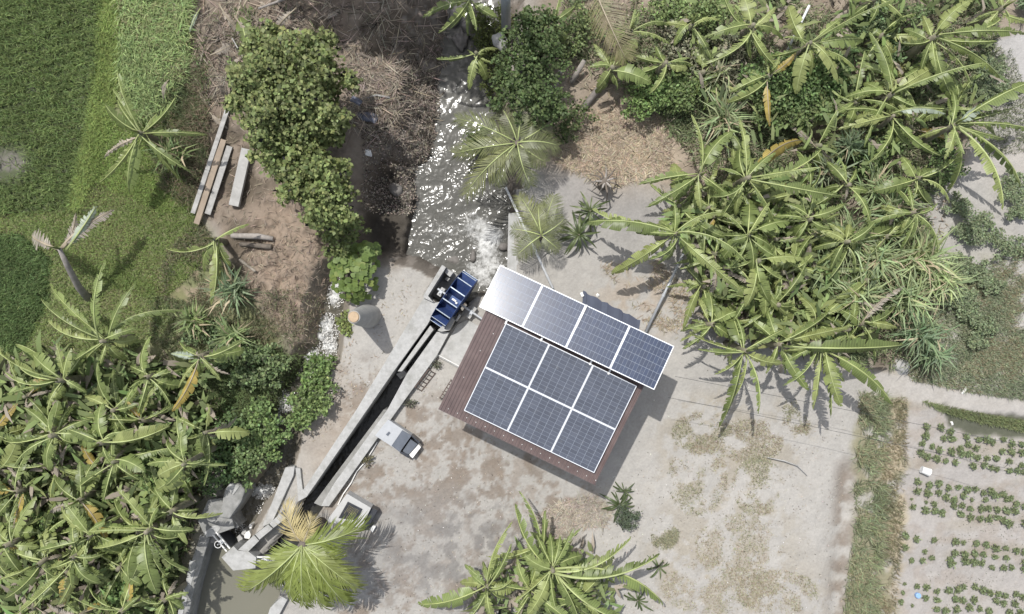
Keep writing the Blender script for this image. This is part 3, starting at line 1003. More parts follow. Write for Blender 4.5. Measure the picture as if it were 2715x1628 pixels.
panel_set("roof", ((1341, 856), (1689, 1023), (1580, 1256), (1231, 1089)), ((2.40, 2.40), (2.27, 2.27)), 3, 2, 6, 12, M['cell_grey'], 0.006,
          ["grey solar panel on the brown roof, upper left of the six",
           "grey solar panel on the brown roof, middle of the upper three",
           "grey solar panel on the brown roof, right of the upper three",
           "grey solar panel on the brown roof, lower left of the six",
           "grey solar panel on the brown roof, middle of the lower three",
           "grey solar panel on the brown roof, lowest corner at the right"], "grey panels lying on the brown roof")
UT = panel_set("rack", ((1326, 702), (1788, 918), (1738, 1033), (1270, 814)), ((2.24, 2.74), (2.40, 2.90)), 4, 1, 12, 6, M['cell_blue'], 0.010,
               ["solar panel glaring white with sun reflection at the left end of the raised row",
                "blue solar panel with faint glare, second from the left in the raised row",
                "dark blue solar panel, third from the left in the raised row",
                "darkest blue solar panel at the right end of the raised row, overhanging the yard"], "raised row of blue solar panels")
A, U, V, Nn, lu, lv = UT
rk = thing("panel_rack", "white steel rack holding up the raised row of four blue solar panels", "rack", (A.x, A.y, 0))
r0 = Vector((A.x, A.y, 0))
for f in (0.2, 0.8):
    mb = MB()
    p0, p1 = A + V * (lv * f) - Nn * .045, A + V * (lv * f) + U * lu - Nn * .045
    mb.tube([p0 - r0, p1 - r0], 0.022, 4)
    ob("rail", mb.mesh("rail", M['white']), rk)
for g in (0.02, 0.34, 0.66, 0.97):
    for f in (0.2, 0.8):
        p = A + U * (lu * g) + V * (lv * f) - Nn * .06
        zb = float(gz(p.x, p.y)) if not (g < .9 and f > .7) else ZR
        mb = MB(); mb.tube([(p.x - r0.x, p.y - r0.y, p.z), (p.x - r0.x, p.y - r0.y, zb)], 0.022, 6)
        ob("post", mb.mesh("post", M['white']), rk)
for sx, sy in ((1437, 897), (1567, 960), (1616, 985), (1343, 852)):
    p = G(sx, sy, 2.42)
    mb = MB(); mb.box((p.x - r0.x, p.y - r0.y, p.z), (0.045, .15, .02), RA)
    ob("bracket", mb.mesh("bracket", M['white']), rk)
mb = MB()
pm = A + U * (lu * .503)
mb.box(((pm + V * lv * .5) - r0 + Nn * .004), (0.034, lv, .04), RA)
ob("joint_strip", mb.mesh("joint_strip", M['white']), rk)

# slate-blue lean-to sheet behind the raised row
lt = thing("lean_to", "slate blue sheet lean-to roof peeping out behind the raised solar panels", "lean-to", G(1610, 830))
l0 = Vector(lt.location)
q = [G(1546, 772, 1.1), G(1698, 850, 1.1), G(1686, 930, 1.3), G(1540, 880, 1.3)]
mb = MB()
nn = 24
vs_ = []
for j in range(2):
    for i in range(nn + 1):
        t = i / nn
        p = (q[0].lerp(q[1], t) if j == 0 else q[3].lerp(q[2], t)) - l0
        vs_.append((p.x + (0.015 * math.sin(i * 2.1) if j == 0 else 0), p.y + (.02 * math.sin(i * 1.3 + 1) if j == 0 else 0), p.z))
mb.add(vs_, [(i, i + 1, i + nn + 2, i + nn + 1) for i in range(nn)])
o = ob("sheet", mb.mesh("sheet", M['tarp']), lt)
o.modifiers.new("thick", 'SOLIDIFY').thickness = 0.008
for sx, sy in ((1549, 776), (1690, 852), (1546, 868), (1680, 915)):
    p = G(sx, sy, 1.05) - l0
    mb = MB(); mb.tube([(p.x, p.y, 0), (p.x, p.y, 1.07)], .02, 6)
    ob("post", mb.mesh("post", M['white']), lt)
p = G(1543, 781, 1.16)
mb = MB(); mb.box((0, 0, 0.0), (.07, .11, .08), .4)
tag(ob("junction_box", mb.mesh("junction_box", M['white']), None, p, bevel=.008), "small white junction box at the corner of the slate blue lean-to", "box")

# ------------------------------------------------------------------ pipes, poles, cables
def pipe(name, pts, r, mat, label, cat, n=10, joints=()):
    t = thing(name, label, cat, pts[0])
    p0 = Vector(pts[0])
    mb = MB(); mb.tube([Vector(p) - p0 for p in pts], r, n)
    ob("tube", mb.mesh("tube", mat, True), t)
    for j in joints:
        a, b = Vector(pts[0]).lerp(Vector(pts[-1]), j - .015), Vector(pts[0]).lerp(Vector(pts[-1]), j + .015)
        mb = MB(); mb.tube([a - p0, b - p0], (max(r) if isinstance(r, (list, tuple)) else r) * 1.25, n)
        ob("coupling", mb.mesh("coupling", mat), t)
    return t


pipe("water_pipe", [G(1341, 497, .02), G(1466, 765, .16)], 0.032, M['pvc'], "white plastic pipe running from the river bank to the raised solar panels", "pipe", joints=(.3, .62))
pipe("steel_pole", [G(1818, 662, .55), G(1712, 880, .18)], 0.038, M['steel'], "grey steel pole slanting out of the banana plants towards the solar panels", "pole", joints=(.55,))
pipe("white_pole", [G(2066, 178, 0.0), G(2146, 14, 1.2)], 0.032, M['pvc'], "leaning white pole among the shrubs and banana plants at the top right", "pole", joints=(.5,))
b_ = onground(1342, 98)
up_ = thing("utility_pole", "pale grey utility pole rising beside the river out of the top of the view", "pole", b_)
mb = MB(); mb.tube([(0, 0, -.3), (.02, 0.03, 7.5)], [.135, .10], 14)
ob("shaft", mb.mesh("shaft", mat_plain('pale_pole', (0.40, 0.42, 0.46), .6, var=.08), True), up_)
mb = MB(); mb.box((0, 0, 6.9), (1.2, .08, .1), .4)
ob("crossarm", mb.mesh("crossarm", M['steel']), up_)
for k, (a, b, lab) in enumerate((((1790, 998), (2760, 1192), "thin black cable strung over the yard, the upper of two"),
                                 ((1772, 1054), (2760, 1262), "thin black cable strung over the yard, the lower of two"))):
    p, q2 = G(*a, 2.1), G(*b, 2.6)
    pts = []
    for i in range(25):
        t = i / 24
        v_ = p.lerp(q2, t); v_.z -= 0.5 * 4 * t * (1 - t)
        pts.append(v_)
    mb = MB(); mb.tube(pts, .0045, 5)
    tag(ob("cable", mb.mesh("cable", M['rubber'])), lab, "cable", "cables over the yard")
mb = MB(); mb.tube([G(1161, 941, .09), G(1219, 972, .09)], .014, 8)
tag(ob("conduit", mb.mesh("conduit", M['white'])), "short straight white conduit from the flume wall to the shed roof", "conduit")
mb = MB(); mb.tube([G(1160, 942, .12), G(1139, 975, .12)], .011, 8)
tag(ob("conduit", mb.mesh("conduit", M['white'])), "short white conduit lying along the flume wall above the ladder frame", "conduit")
mb = MB()
pts = [(1000, 1172), (985, 1195), (970, 1225), (945, 1250), (930, 1280), (912, 1310), (895, 1338)]
mb.tube([G(x + math.sin(i * 2.2) * 2, y, .05 + .02 * math.sin(i * 3)) for i, (x, y) in enumerate(pts)], .017, 8)
tag(ob("conduit", mb.mesh("conduit", M['white'])), "long dusty white conduit lying along the foot of the flume between the two plinths", "conduit")

# steel ladder frames
def ladder(sx, sy, az, ln, wid, lean, nr, lab):
    t = thing("steel_ladder", lab, "ladder", onground(sx, sy), "rusty steel ladder frames", az)
    dz, dy = math.sin(lean) * wid, math.cos(lean) * wid
    for k in range(2):
        mb = MB(); mb.tube([(-ln / 2, k * dy, .03 + k * dz), (ln / 2, k * dy, .03 + k * dz)], .013, 6)
        ob("rail", mb.mesh("rail", M['rust']), t)
    mb = MB(); mb.tube([(0, 0, .03), (0, dy, .03 + dz)], .011, 6)
    rm = mb.mesh("rung", M['rust'])
    for i in range(nr):
        ob("rung", rm, t, (-ln / 2 + .02 + (ln - .04) * i / (nr - 1), 0, 0))
    mb = MB()
    for k in (-1, 1):
        mb.tube([(k * ln / 2, dy * .95, .03 + dz), (k * ln / 2, dy + .02, .01)], .01, 5)
    ob("brace", mb.mesh("brace", M['rust']), t)


faz = math.atan2(0.79, 0.61)
ladder(1136, 1013, faz, .62, .26, math.radians(42), 6, "rusty steel ladder frame leaning along the flume wall")
ladder(1193, 1037, faz + .1, .56, .2, math.radians(50), 6, "rusty steel ladder frame half hidden below the shed roof edge")

# control plinth
cp = thing("control_plinth", "grey concrete plinth with a dark sloping lid and a white box end by the flume", "plinth", G(1050, 1160))
C0 = Vector(cp.location)
def add(name, polys, mat, parent, bevel=.006):
    o = prism_obj(name, polys, mat, None, bevel)
    o.parent = parent
    o.location = -Vector(parent.location)
    return o
M['plinth'] = mat_plain('plinth_paint', (0.40, 0.41, 0.42), .7, var=.06, dirt=(.3, .3, .3), damt=.4)
M['lid'] = mat_plain('slate_lid', (0.095, 0.102, 0.118), .5, var=.2, scale=5)
add("slab", [([(994, 1155), (1029, 1112), (1091, 1154), (1060, 1198)], .30, -.1)], M['plinth'], cp)
add("lid", [([(1066, 1141), (1091, 1155), (1060, 1199), (1038, 1182)], .36, .302)], M['lid'], cp)
add("mark", [([(1031, 1144), (1035, 1148), (1028, 1156), (1023, 1152)], .318, .302)], M['lid'], cp, 0)
add("box_frame", [([(1090, 1156), (1092, 1154), (1114, 1172), (1110, 1177)], .34, -.05)], M['granite'], cp)
add("box_frame", [([(1059, 1201), (1062, 1197), (1086, 1208), (1083, 1214)], .34, -.05)], M['granite'], cp)
add("front_panel", [([(1088, 1164), (1108, 1178), (1082, 1207), (1067, 1196)], .25, -.05)], M['lid'], cp)
add("white_end", [([(1110, 1178), (1116, 1186), (1094, 1215), (1084, 1207)], .27, -.05)], M['white'], cp)
# memorial plinth with plaque
mp = thing("plaque_plinth", "concrete plinth with a black inscription plaque beside the yellow palm frond", "plinth", G(940, 1360))
M['plq'] = mat_plain('plinth_concrete', (0.43, 0.425, 0.41), .85, var=.06, bump=.1)
add("base", [([(920, 1309), (984, 1347), (957, 1400), (872, 1385), (868, 1378)], .42, -.1)], M['plq'], mp)
add("dark_side", [([(985, 1347), (1001, 1354), (975, 1402), (958, 1402)], .33, -.1)], M['granite'], mp)
add("plaque", [([(922, 1330), (961, 1350), (946, 1380), (897, 1374)], .445, .423)], M['granite'], mp)
mb = MB()
a_, b2_, c2_ = G(926, 1334, .447), G(957, 1350, .447), G(902, 1372, .447)
for i in range(9):
    t = .1 + i * .1
    s = a_.lerp(b2_, t)
    e = s + (c2_ - a_) * rnd.uniform(.5, .92)
    x = 0.05
    L_ = (e - s).length
    while x < L_:
        w = rnd.uniform(.012, .035)
        c = s + (e - s).normalized() * (x + w / 2)
        mb.box((c.x - mp.location.x, c.y - mp.location.y, .4465), (w, .008, .003), math.atan2(e.y - s.y, e.x - s.x))
        x += w + rnd.uniform(.008, .02)
ob("lettering", mb.mesh("lettering", M['gold']), mp)
mb = MB(); mb.prism([G(x, y, .14) for x, y in ((978, 1402), (988, 1393), (997, 1396), (987, 1413))], -.05)
tag(ob("stone_block", mb.mesh("stone_block", M['white']), bevel=.02), "small white stone block at the corner of the plaque plinth", "stone")

# ------------------------------------------------------------------ sluice works by the pond
sw = thing("sluice_pier", "pale five-sided concrete pier with a jointed wall running up to the flume", "pier", G(640, 1480))
add("pier_top", [([(587, 1478), (619, 1448), (630, 1460), (659, 1463), (679, 1478), (677, 1507), (618, 1513)], .45, -1.2)], M['concrete'], sw)
add("wall_block", [([(631, 1458), (658, 1463), (687, 1434), (673, 1419)], .44, -1.2)], M['concrete'], sw)
add("wall_block", [([(676, 1417), (688, 1431), (723, 1402), (711, 1391)], .44, -1.2)], M['concrete'], sw)
add("wall_block", [([(714, 1389), (725, 1400), (757, 1375), (744, 1360)], .44, -1.2)], M['concrete'], sw)
sh = thing("headworks_block", "old grey concrete headworks platform in the shade of the banana grove", "platform", G(570, 1370))
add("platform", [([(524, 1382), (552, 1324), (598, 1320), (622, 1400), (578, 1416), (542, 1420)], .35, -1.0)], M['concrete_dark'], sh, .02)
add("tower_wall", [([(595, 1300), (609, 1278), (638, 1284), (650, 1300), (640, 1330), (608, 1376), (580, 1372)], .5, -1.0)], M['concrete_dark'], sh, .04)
add("lit_top", [([(600, 1296), (611, 1281), (636, 1288), (618, 1313)], .53, .503)], M['concrete'], sh, .008)  # sunlit top of the tower wall put in as paler concrete
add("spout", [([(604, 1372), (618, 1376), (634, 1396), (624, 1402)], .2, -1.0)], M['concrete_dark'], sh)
add("sunlit_patch", [([(541, 1412), (566, 1394), (582, 1392), (584, 1402), (566, 1422), (546, 1424)], .362, .352)], M['concrete'], sh, .003)  # sunlit patch on the shaded platform put in as pale concrete
pw = thing("pond_wall", "long weathered grey concrete wall along the left side of the pond", "wall", G(510, 1530))
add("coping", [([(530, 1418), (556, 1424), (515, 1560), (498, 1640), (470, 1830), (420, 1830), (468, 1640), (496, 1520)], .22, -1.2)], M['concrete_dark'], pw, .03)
add("light_patch", [([(503, 1485), (520, 1492), (512, 1530), (500, 1572), (489, 1570)], .235, .222)], M['concrete'], pw, .004)
add("light_patch", [([(484, 1580), (497, 1585), (484, 1628), (470, 1640), (474, 1610)], .235, .222)], M['concrete'], pw, .004)
rw = thing("channel_wall", "narrow pale concrete wall with a forked top between the stream and the flume", "wall", G(740, 1300))
add("coping", [([(756, 1240), (782, 1236), (778, 1262), (760, 1300), (722, 1385), (694, 1398), (722, 1330)], .12, -1.0)], M['concrete'], rw, .015)
add("branch", [([(783, 1240), (796, 1242), (802, 1295), (812, 1318), (790, 1330), (788, 1290)], .1, -.6)], M['concrete'], rw)
rw2 = thing("pond_kerb", "short pale concrete kerb at the pond's right edge below the palm", "kerb", G(735, 1610))
add("coping", [([(716, 1612), (747, 1582), (762, 1590), (735, 1640), (690, 1760), (670, 1750)], .15, -1.0)], M['concrete'], rw2)


def sluice(a, b, lab):
    p, q2 = G(*a, .36), G(*b, .36)
    d = q2 - p
    t = thing("sluice_gate", lab, "sluice gate", p, "white sluice gates", math.atan2(d.y, d.x))
    L_ = d.length
    for s in (-.055, .055):
        mb = MB(); mb.box((L_ / 2, s, 0), (L_, .035, .05))
        ob("beam", mb.mesh("beam", M['white']), t)
    mb = MB(); mb.box((L_ / 2, 0, .02), (.12, .09, .07)); mb.tube([(L_ / 2, 0, .04), (L_ / 2, 0, .3)], .016, 6)
    ob("screw_jack", mb.mesh("screw_jack", M['steel']), t)
    mb = MB(); mb.tube([(L_ / 2 + .09 * math.cos(k * PI / 5), .09 * math.sin(k * PI / 5), .28) for k in range(11)], .01, 5)
    ob("hand_wheel", mb.mesh("hand_wheel", M['white']), t)
    mb = MB(); mb.box((L_ / 2, 0, -.5), (L_ * .9, .02, .9))
    ob("gate_plate", mb.mesh("gate_plate", M['darksteel']), t)


sluice((569, 1414), (606, 1458), "white sluice gate between the shaded platform and the pale pier")
sluice((677, 1482), (738, 1483), "white sluice gate between the pale pier and the palm")
for i, (x, y, s) in enumerate(((646, 1412, 10), (655, 1419, 13), (635, 1428, 11), (664, 1396, 7))):
    mb = MB(); mb.prism([G(x + s * math.cos(a + i) * .8, y + s * math.sin(a + i), -.2) for a in (0, 1.4, 2.7, 4.3, 5.3)], -.8)
    tag(ob("stone_block", mb.mesh("stone_block", M['white' if i % 2 else 'stone']), bevel=.02), ["pale stone in the spillway nearest the platform", "large white stone in the middle of the spillway", "flat grey stone under the pale pier", "small white stone at the spillway's upper end"][i], "stone", "stones in the spillway")

# ------------------------------------------------------------------ planks, slab, logs, litter
def plank(sx0, sy0, sx1, sy1, w, mat, z, lab, name="plank", th=.04, cat="plank"):
    a, b = onground(sx0, sy0), onground(sx1, sy1)
    zz = max(a.z, b.z) + z
    a.z = b.z = 0
    d = b - a
    mb = MB(); mb.box((0, 0, 0), (d.length, w, th))
    o = ob(name, mb.mesh(name, mat), None, ((a + b) / 2) + Vector((0, 0, zz)), (0, 0, math.atan2(d.y, d.x)), bevel=.006)
    return tag(o, lab, cat, "boards left on the bank" if name == "plank" else None)


plank(600, 374, 529, 596, .15, M['wood'], .20, "brown sawn plank lying on top of two grey boards")
plank(608, 290, 519, 568, .12, M['greywood'], .12, "long pale grey board left of the brown plank")
plank(613, 390, 557, 570, .16, M['greywood'], .12, "grey board right of the brown plank")
plank(659, 398, 626, 548, .26, M['stone'], .14, "short pale concrete beam lying right of the planks", "concrete_beam", .12, "beam")


def log(pts, r, mat, lab, name="log", cat="log", grp=None):
    mb = MB(); mb.tube(pts, r, 8)
    return tag(ob(name, mb.mesh(name, mat, True)), lab, cat, grp)


def og(x, y, dz):
    p = onground(x, y); p.z += dz
    return p


log([og(618, 626, .12), og(690, 628, .18), og(728, 634, .14)], [.07, .08, .06], M['greystem'], "grey fallen banana stem pointing at the brown earth mound")
log([og(640, 648, .08), og(722, 655, .1)], [.06, .07], M['bark'], "dark fallen log just below the grey fallen stem")
log([og(640, 690, .1), og(680, 720, .1)], [.05, .03], M['bananad'], "shredded pale stem lying in the grass below the logs")
log([og(1545, 290, .08), og(1610, 210, .35), og(1635, 185, 1.0)], [.09, .08, .07], M['greystem'], "leaning grey banana trunk in the clearing")
log([og(1455, 270, .0), og(1475, 230, .4), og(1480, 215, .9)], [.07, .06, .06], M['greystem'], "short grey stump left of the leaning trunk")
log([og(1515, 220, .1), og(1545, 175, .5)], [.08, .06], M['greystem'], "grey cut trunk between the shrubs and the clearing")
log([og(935, 270, .05), og(1000, 255, .12), og(1035, 262, .1)], [.025, .03, .03], M['greywood'], "pale branch lying across the brush heap left of the river", "branch", "branch")
log([og(955, 145, .1), og(1075, 195, .1)], [.03, .07], M['bark'], "grey trunk lying at the edge of the river gorge")
log([og(700, 40, .5), og(780, 20, .7), og(835, -10, .9)], [.03, .035, .04], M['greystem'], "bare pale bough at the top beside the dry banana leaves", "branch", "branch")
log([og(625, 110, .3), og(675, 195, .5)], [.015, .014], M['greywood'], "thin straight pale stick leaning beside the big tree", "branch", "branch")
log([G(2035, 1213, .1), G(2080, 1222, .12), G(2115, 1235, .1), G(2140, 1262, .04)], [.012, .02, .014, .006], M['greywood'], "forked bare branch lying on the dry right yard", "branch", "branch")
# stump of a felled palm
st_ = thing("palm_stump", "dead palm stump with drooping brown leaf bases in the ash-grey clearing", "stump", onground(1597, 490))
mb = MB(); mb.tube([(0, 0, -.1), (0, 0, .5), (.03, -.02, .7)], [.15, .13, .11], 12)
ob("trunk", mb.mesh("trunk", M['bark'], True), st_)
for k in range(11):
    a = k * .57 + 2.6
    mb = MB()
    r_ = rnd.uniform(.35, .6)
    mb.tube([(0, 0, .66), (math.cos(a) * r_ * .5, math.sin(a) * r_ * .5, .74), (math.cos(a) * r_, math.sin(a) * r_, .2)], [.03, .022, .006], 5)
    ob("leaf_base", mb.mesh("leaf_base", M['greystem'] if k % 2 else M['bark']), st_)

# rocks
def rock(sx, sy, r, lab, grp, z=None, mat='rock', sq=.7):
    rr = np.random.default_rng(int(sx * 7 + sy))
    import bmesh
    bm = bmesh.new()
    bmesh.ops.create_icosphere(bm, subdivisions=3, radius=1)
    k = rr.normal(size=(5, 3)); ph = rr.random(5) * 6
    for v in bm.verts:
        f = 1 + sum(.09 * math.sin(2.2 * v.co.dot(Vector(k[i])) + ph[i]) for i in range(5))
        v.co = Vector((v.co.x * f, v.co.y * f * (.7 + .2 * math.sin(sx)), v.co.z * f * sq)) * r
    me = bpy.data.meshes.new("rock"); bm.to_mesh(me); bm.free()
    me.materials.append(M[mat])
    me.polygons.foreach_set("use_smooth", [True] * len(me.polygons))
    p = onground(sx, sy) if z is None else G(sx, sy, z)
    return tag(ob("rock", me, None, p, (0, 0, sx)), lab, "rock", grp)


RG = "rocks at the head of the pool"
rock(1268, 40, .34, "dark boulder topmost in the river beside the utility pole", RG, -1.05)
rock(1250, 75, .30, "grey boulder with a flat top under the hanging banana leaves", RG, -1.1)
rock(1272, 85, .27, "grey boulder hugging the right bank below the topmost boulder", RG, -1.1)
rock(1230, 98, .25, "rounded grey boulder in the middle of the river head", RG, -1.2)
rock(1218, 112, .24, "reddish low boulder just above the shaded water", RG, -1.2)
rock(1205, 45, .26, "dark boulder against the shaded left bank of the river head", RG, -1.1)
rock(1322, 108, .26, "grey boulder in the shrub at the foot of the utility pole", RG, -.2, 'stone')
rock(1255, 676, .20, "brown wet rock beside the foaming outfall", RG, -1.3)
rock(1200, 690, .26, "flat brown rock at the pool edge near the blue wheel", RG, -1.4)
rock(1335, 655, .14, "mossy wet rock under the concrete ledge", RG, -1.2)
rock(2390, 970, .26, "large pale flat stone below the reeds at the right", None, None, 'stone', .5)
rock(1052, 505, .22, "reddish rock on the dark left bank of the pool", RG)

# ------------------------------------------------------------------ vegetation: shared meshes
UP = Vector((0, 0, 1))


def banana_leaf(seed, mat, ribmat, dry=False):
    r = random.Random(seed)
    rise, drop = r.uniform(.12, .34), r.uniform(.30, .62)
    if dry: rise, drop = .1, .75
    bend = r.uniform(-.2, .2)
    def mid(t):
        return Vector((t * (1 - .06 * t), bend * t * t, rise * t * 1.6 - drop * t ** 2.1))
    t0 = .13
    W = r.uniform(.10, .14) * (.85 if dry else 1) * (1.35 if seed % 4 == 1 else 1)
    fold = list(r.choice([(.25, .5), (.9, 1.1), (1.2, .45), (.2, 1.3), (1.0, .8), (.5, .9), (1.25, 1.0), (1.1, .1), (.05, 1.2)]))
    if seed % 4 == 1: fold = [.3, .55]
    if r.random() < .5: fold.reverse()
    def wid(t):
        u = (t - t0) / (1 - t0)
        return W * max(0.04, (math.sin(PI * min(1, max(0, u)) ** .72)) ** .55)
    mb = MB()
    torn = r.uniform(.6, 2.0) if not dry else 2.2
    for side in (0, 1):
        sg = 1 if side else -1
        t = t0
        while t < .995:
            dt = min(1 - t, r.uniform(.025, .07) if r.random() < .5 * torn else r.uniform(.08, .16))
            k = 1 if dt < .11 else 2
            gap = min(dt * .42, r.uniform(0, .014) * torn * (1 if r.random() < .75 else 3))
            dro = fold[side] + r.uniform(-.16, .24) * torn
            ragged = r.uniform(1 - .16 * torn, 1.06)
            sk = .035 + r.uniform(-.01, .015)
            pts = []
            for i in range(k + 1):
                tt = t + dt * i / k
                m0 = mid(tt)
                d = (mid(min(1, tt + .01)) - mid(max(0, tt - .01))).normalized()
                sd = d.cross(UP).normalized() * sg
                w = wid(tt) * ragged * r.uniform(.95, 1.04)
                g = gap * (1 if i == 0 else -1 if i == k else 0)
                a1, a2 = dro * .6 - .15, dro * 1.25
                p1 = m0 + (sd * math.cos(a1) - UP * math.sin(a1)) * w * .5 + d * (sk * .4 + g * .3)
                p2 = p1 + (sd * math.cos(a2) - UP * math.sin(a2)) * w * .5 + d * (sk * .6 + g)
                pts.append((m0, p1, p2))
            for i in range(k):
                (a, b, c), (e, f, g2) = pts[i], pts[i + 1]
                mb.add([a, b, c, e, f, g2], [(0, 1, 4, 3), (1, 2, 5, 4)] if sg > 0 else [(0, 3, 4, 1), (1, 4, 5, 2)])
            t += dt
    me = mb.mesh("leaf", mat, True)
    mb = MB()
    pts = [mid(i / 10) + UP * .004 for i in range(11)]
    mb.tube(pts, [.0150 - .010 * (i / 10) for i in range(11)], 5)
    return me, mb.mesh("midrib", ribmat, True)


LEAF = {'g': [banana_leaf(i, M['banana'], M['midrib']) for i in range(16)],
        'y': [banana_leaf(50 + i, M['bananay'], M['midribd']) for i in range(2)],
        'd': [banana_leaf(60 + i, M['bananad'], M['midribd'], True) for i in range(4)],
        'p': [banana_leaf(70 + i, M['bananap'], M['midrib']) for i in range(2)]}
spear_mb = MB(); spear_mb.tube([(0, 0, 0), (.03, 0, .35), (.05, .01, .8)], [.03, .025, .004], 6)
SPEAR = spear_mb.mesh("young_leaf", M['banana'], True)


def stem_mesh(h, dx, dy, r):
    mb = MB()
    mb.tube([(0, 0, -.2), (dx * .3, dy * .3, h * .35), (dx * .7, dy * .7, h * .75), (dx, dy, h + .05)], [r * 1.25, r, r * .8, r * .55], 9)
    return mb.mesh("stem", M['stem'], True)


def banana(crown, h, tips, label, group, base=None, seed=0, stemmat=None, extra=3):
    """crown: photograph point of the crown; tips: photograph points of the leaf tips (with kind letter)"""
    r = random.Random(seed * 31 + int(crown[0]) * 7 + int(crown[1]))
    cz = h
    cpos = G(crown[0], crown[1], cz)
    if base is None:
        bx, by = cpos.x + r.uniform(-.15, .15), cpos.y + r.uniform(-.15, .15)
    else:
        q_ = G(base[0], base[1], 0); bx, by = q_.x, q_.y
    zg = float(gz(bx, by))
    t = thing("banana_plant", label, "banana plant", (bx, by, zg), group)
    hh = cz - zg
    me = stem_mesh(hh, cpos.x - bx, cpos.y - by, r.uniform(.07, .11))
    if stemmat: me.materials[0] = stemmat
    ob("stem", me, t)
    for tp in tips:
        kind = tp[2] if len(tp) > 2 else 'g'
        L = None
        end = G(tp[0], tp[1], cz - .1)
        d = end - cpos
        L = math.hypot(d.x, d.y)
        end = G(tp[0], tp[1], cz - .2 * L)
        d = end - cpos
        L = max(.35, math.hypot(d.x, d.y)) * 1.05
        roll = r.uniform(-.85, .85)
        lm, rm = r.choice(LEAF[kind])
        pit = r.uniform(-.38, .28)
        L = L / math.cos(pit)
        wy = max(.62, min(1.5, 1.2 / L)) * (1.9 if stemmat else r.uniform(.8, 1.2))
        o = ob("leaf", lm, t, (cpos.x - bx + r.uniform(-.06, .06), cpos.y - by + r.uniform(-.06, .06), hh - r.uniform(0, .28)), (roll, pit, math.atan2(d.y, d.x)), (L, L * wy, L * r.uniform(.7, 1.25)))
        ob("midrib", rm, o)
    for k in range(extra):
        L = r.uniform(.55, .95) * h / 1.8
        kind = 'd' if r.random() < .28 else 'g'
        lm, rm = r.choice(LEAF[kind])
        o = ob("leaf", lm, t, (cpos.x - bx, cpos.y - by, hh - r.uniform(.15, .4)), (r.uniform(-.5, .5), r.uniform(.15, .6) if kind == 'g' else r.uniform(.6, 1.1), r.uniform(0, 6.28)), (L, L * 1.25, L))
        ob("midrib", rm, o)
    if r.random() < .5:
        ob("young_leaf", SPEAR, t, (cpos.x - bx, cpos.y - by, hh - .05), (0, 0, r.uniform(0, 6)))
    return t


def ring_tips(c, n, lo, hi, r, kinds=""):
    a0 = r.uniform(0, 6.28)
    out = []
    for i in range(n):
        a = a0 + i * 5.1 / n + r.uniform(-.5, .5)
        L = r.uniform(lo * .65, hi * 1.12)
        k = 'g'
        if kinds and r.random() < .12: k = r.choice(kinds)
        out.append((c[0] + L * math.cos(a), c[1] + L * math.sin(a), k))
    return out


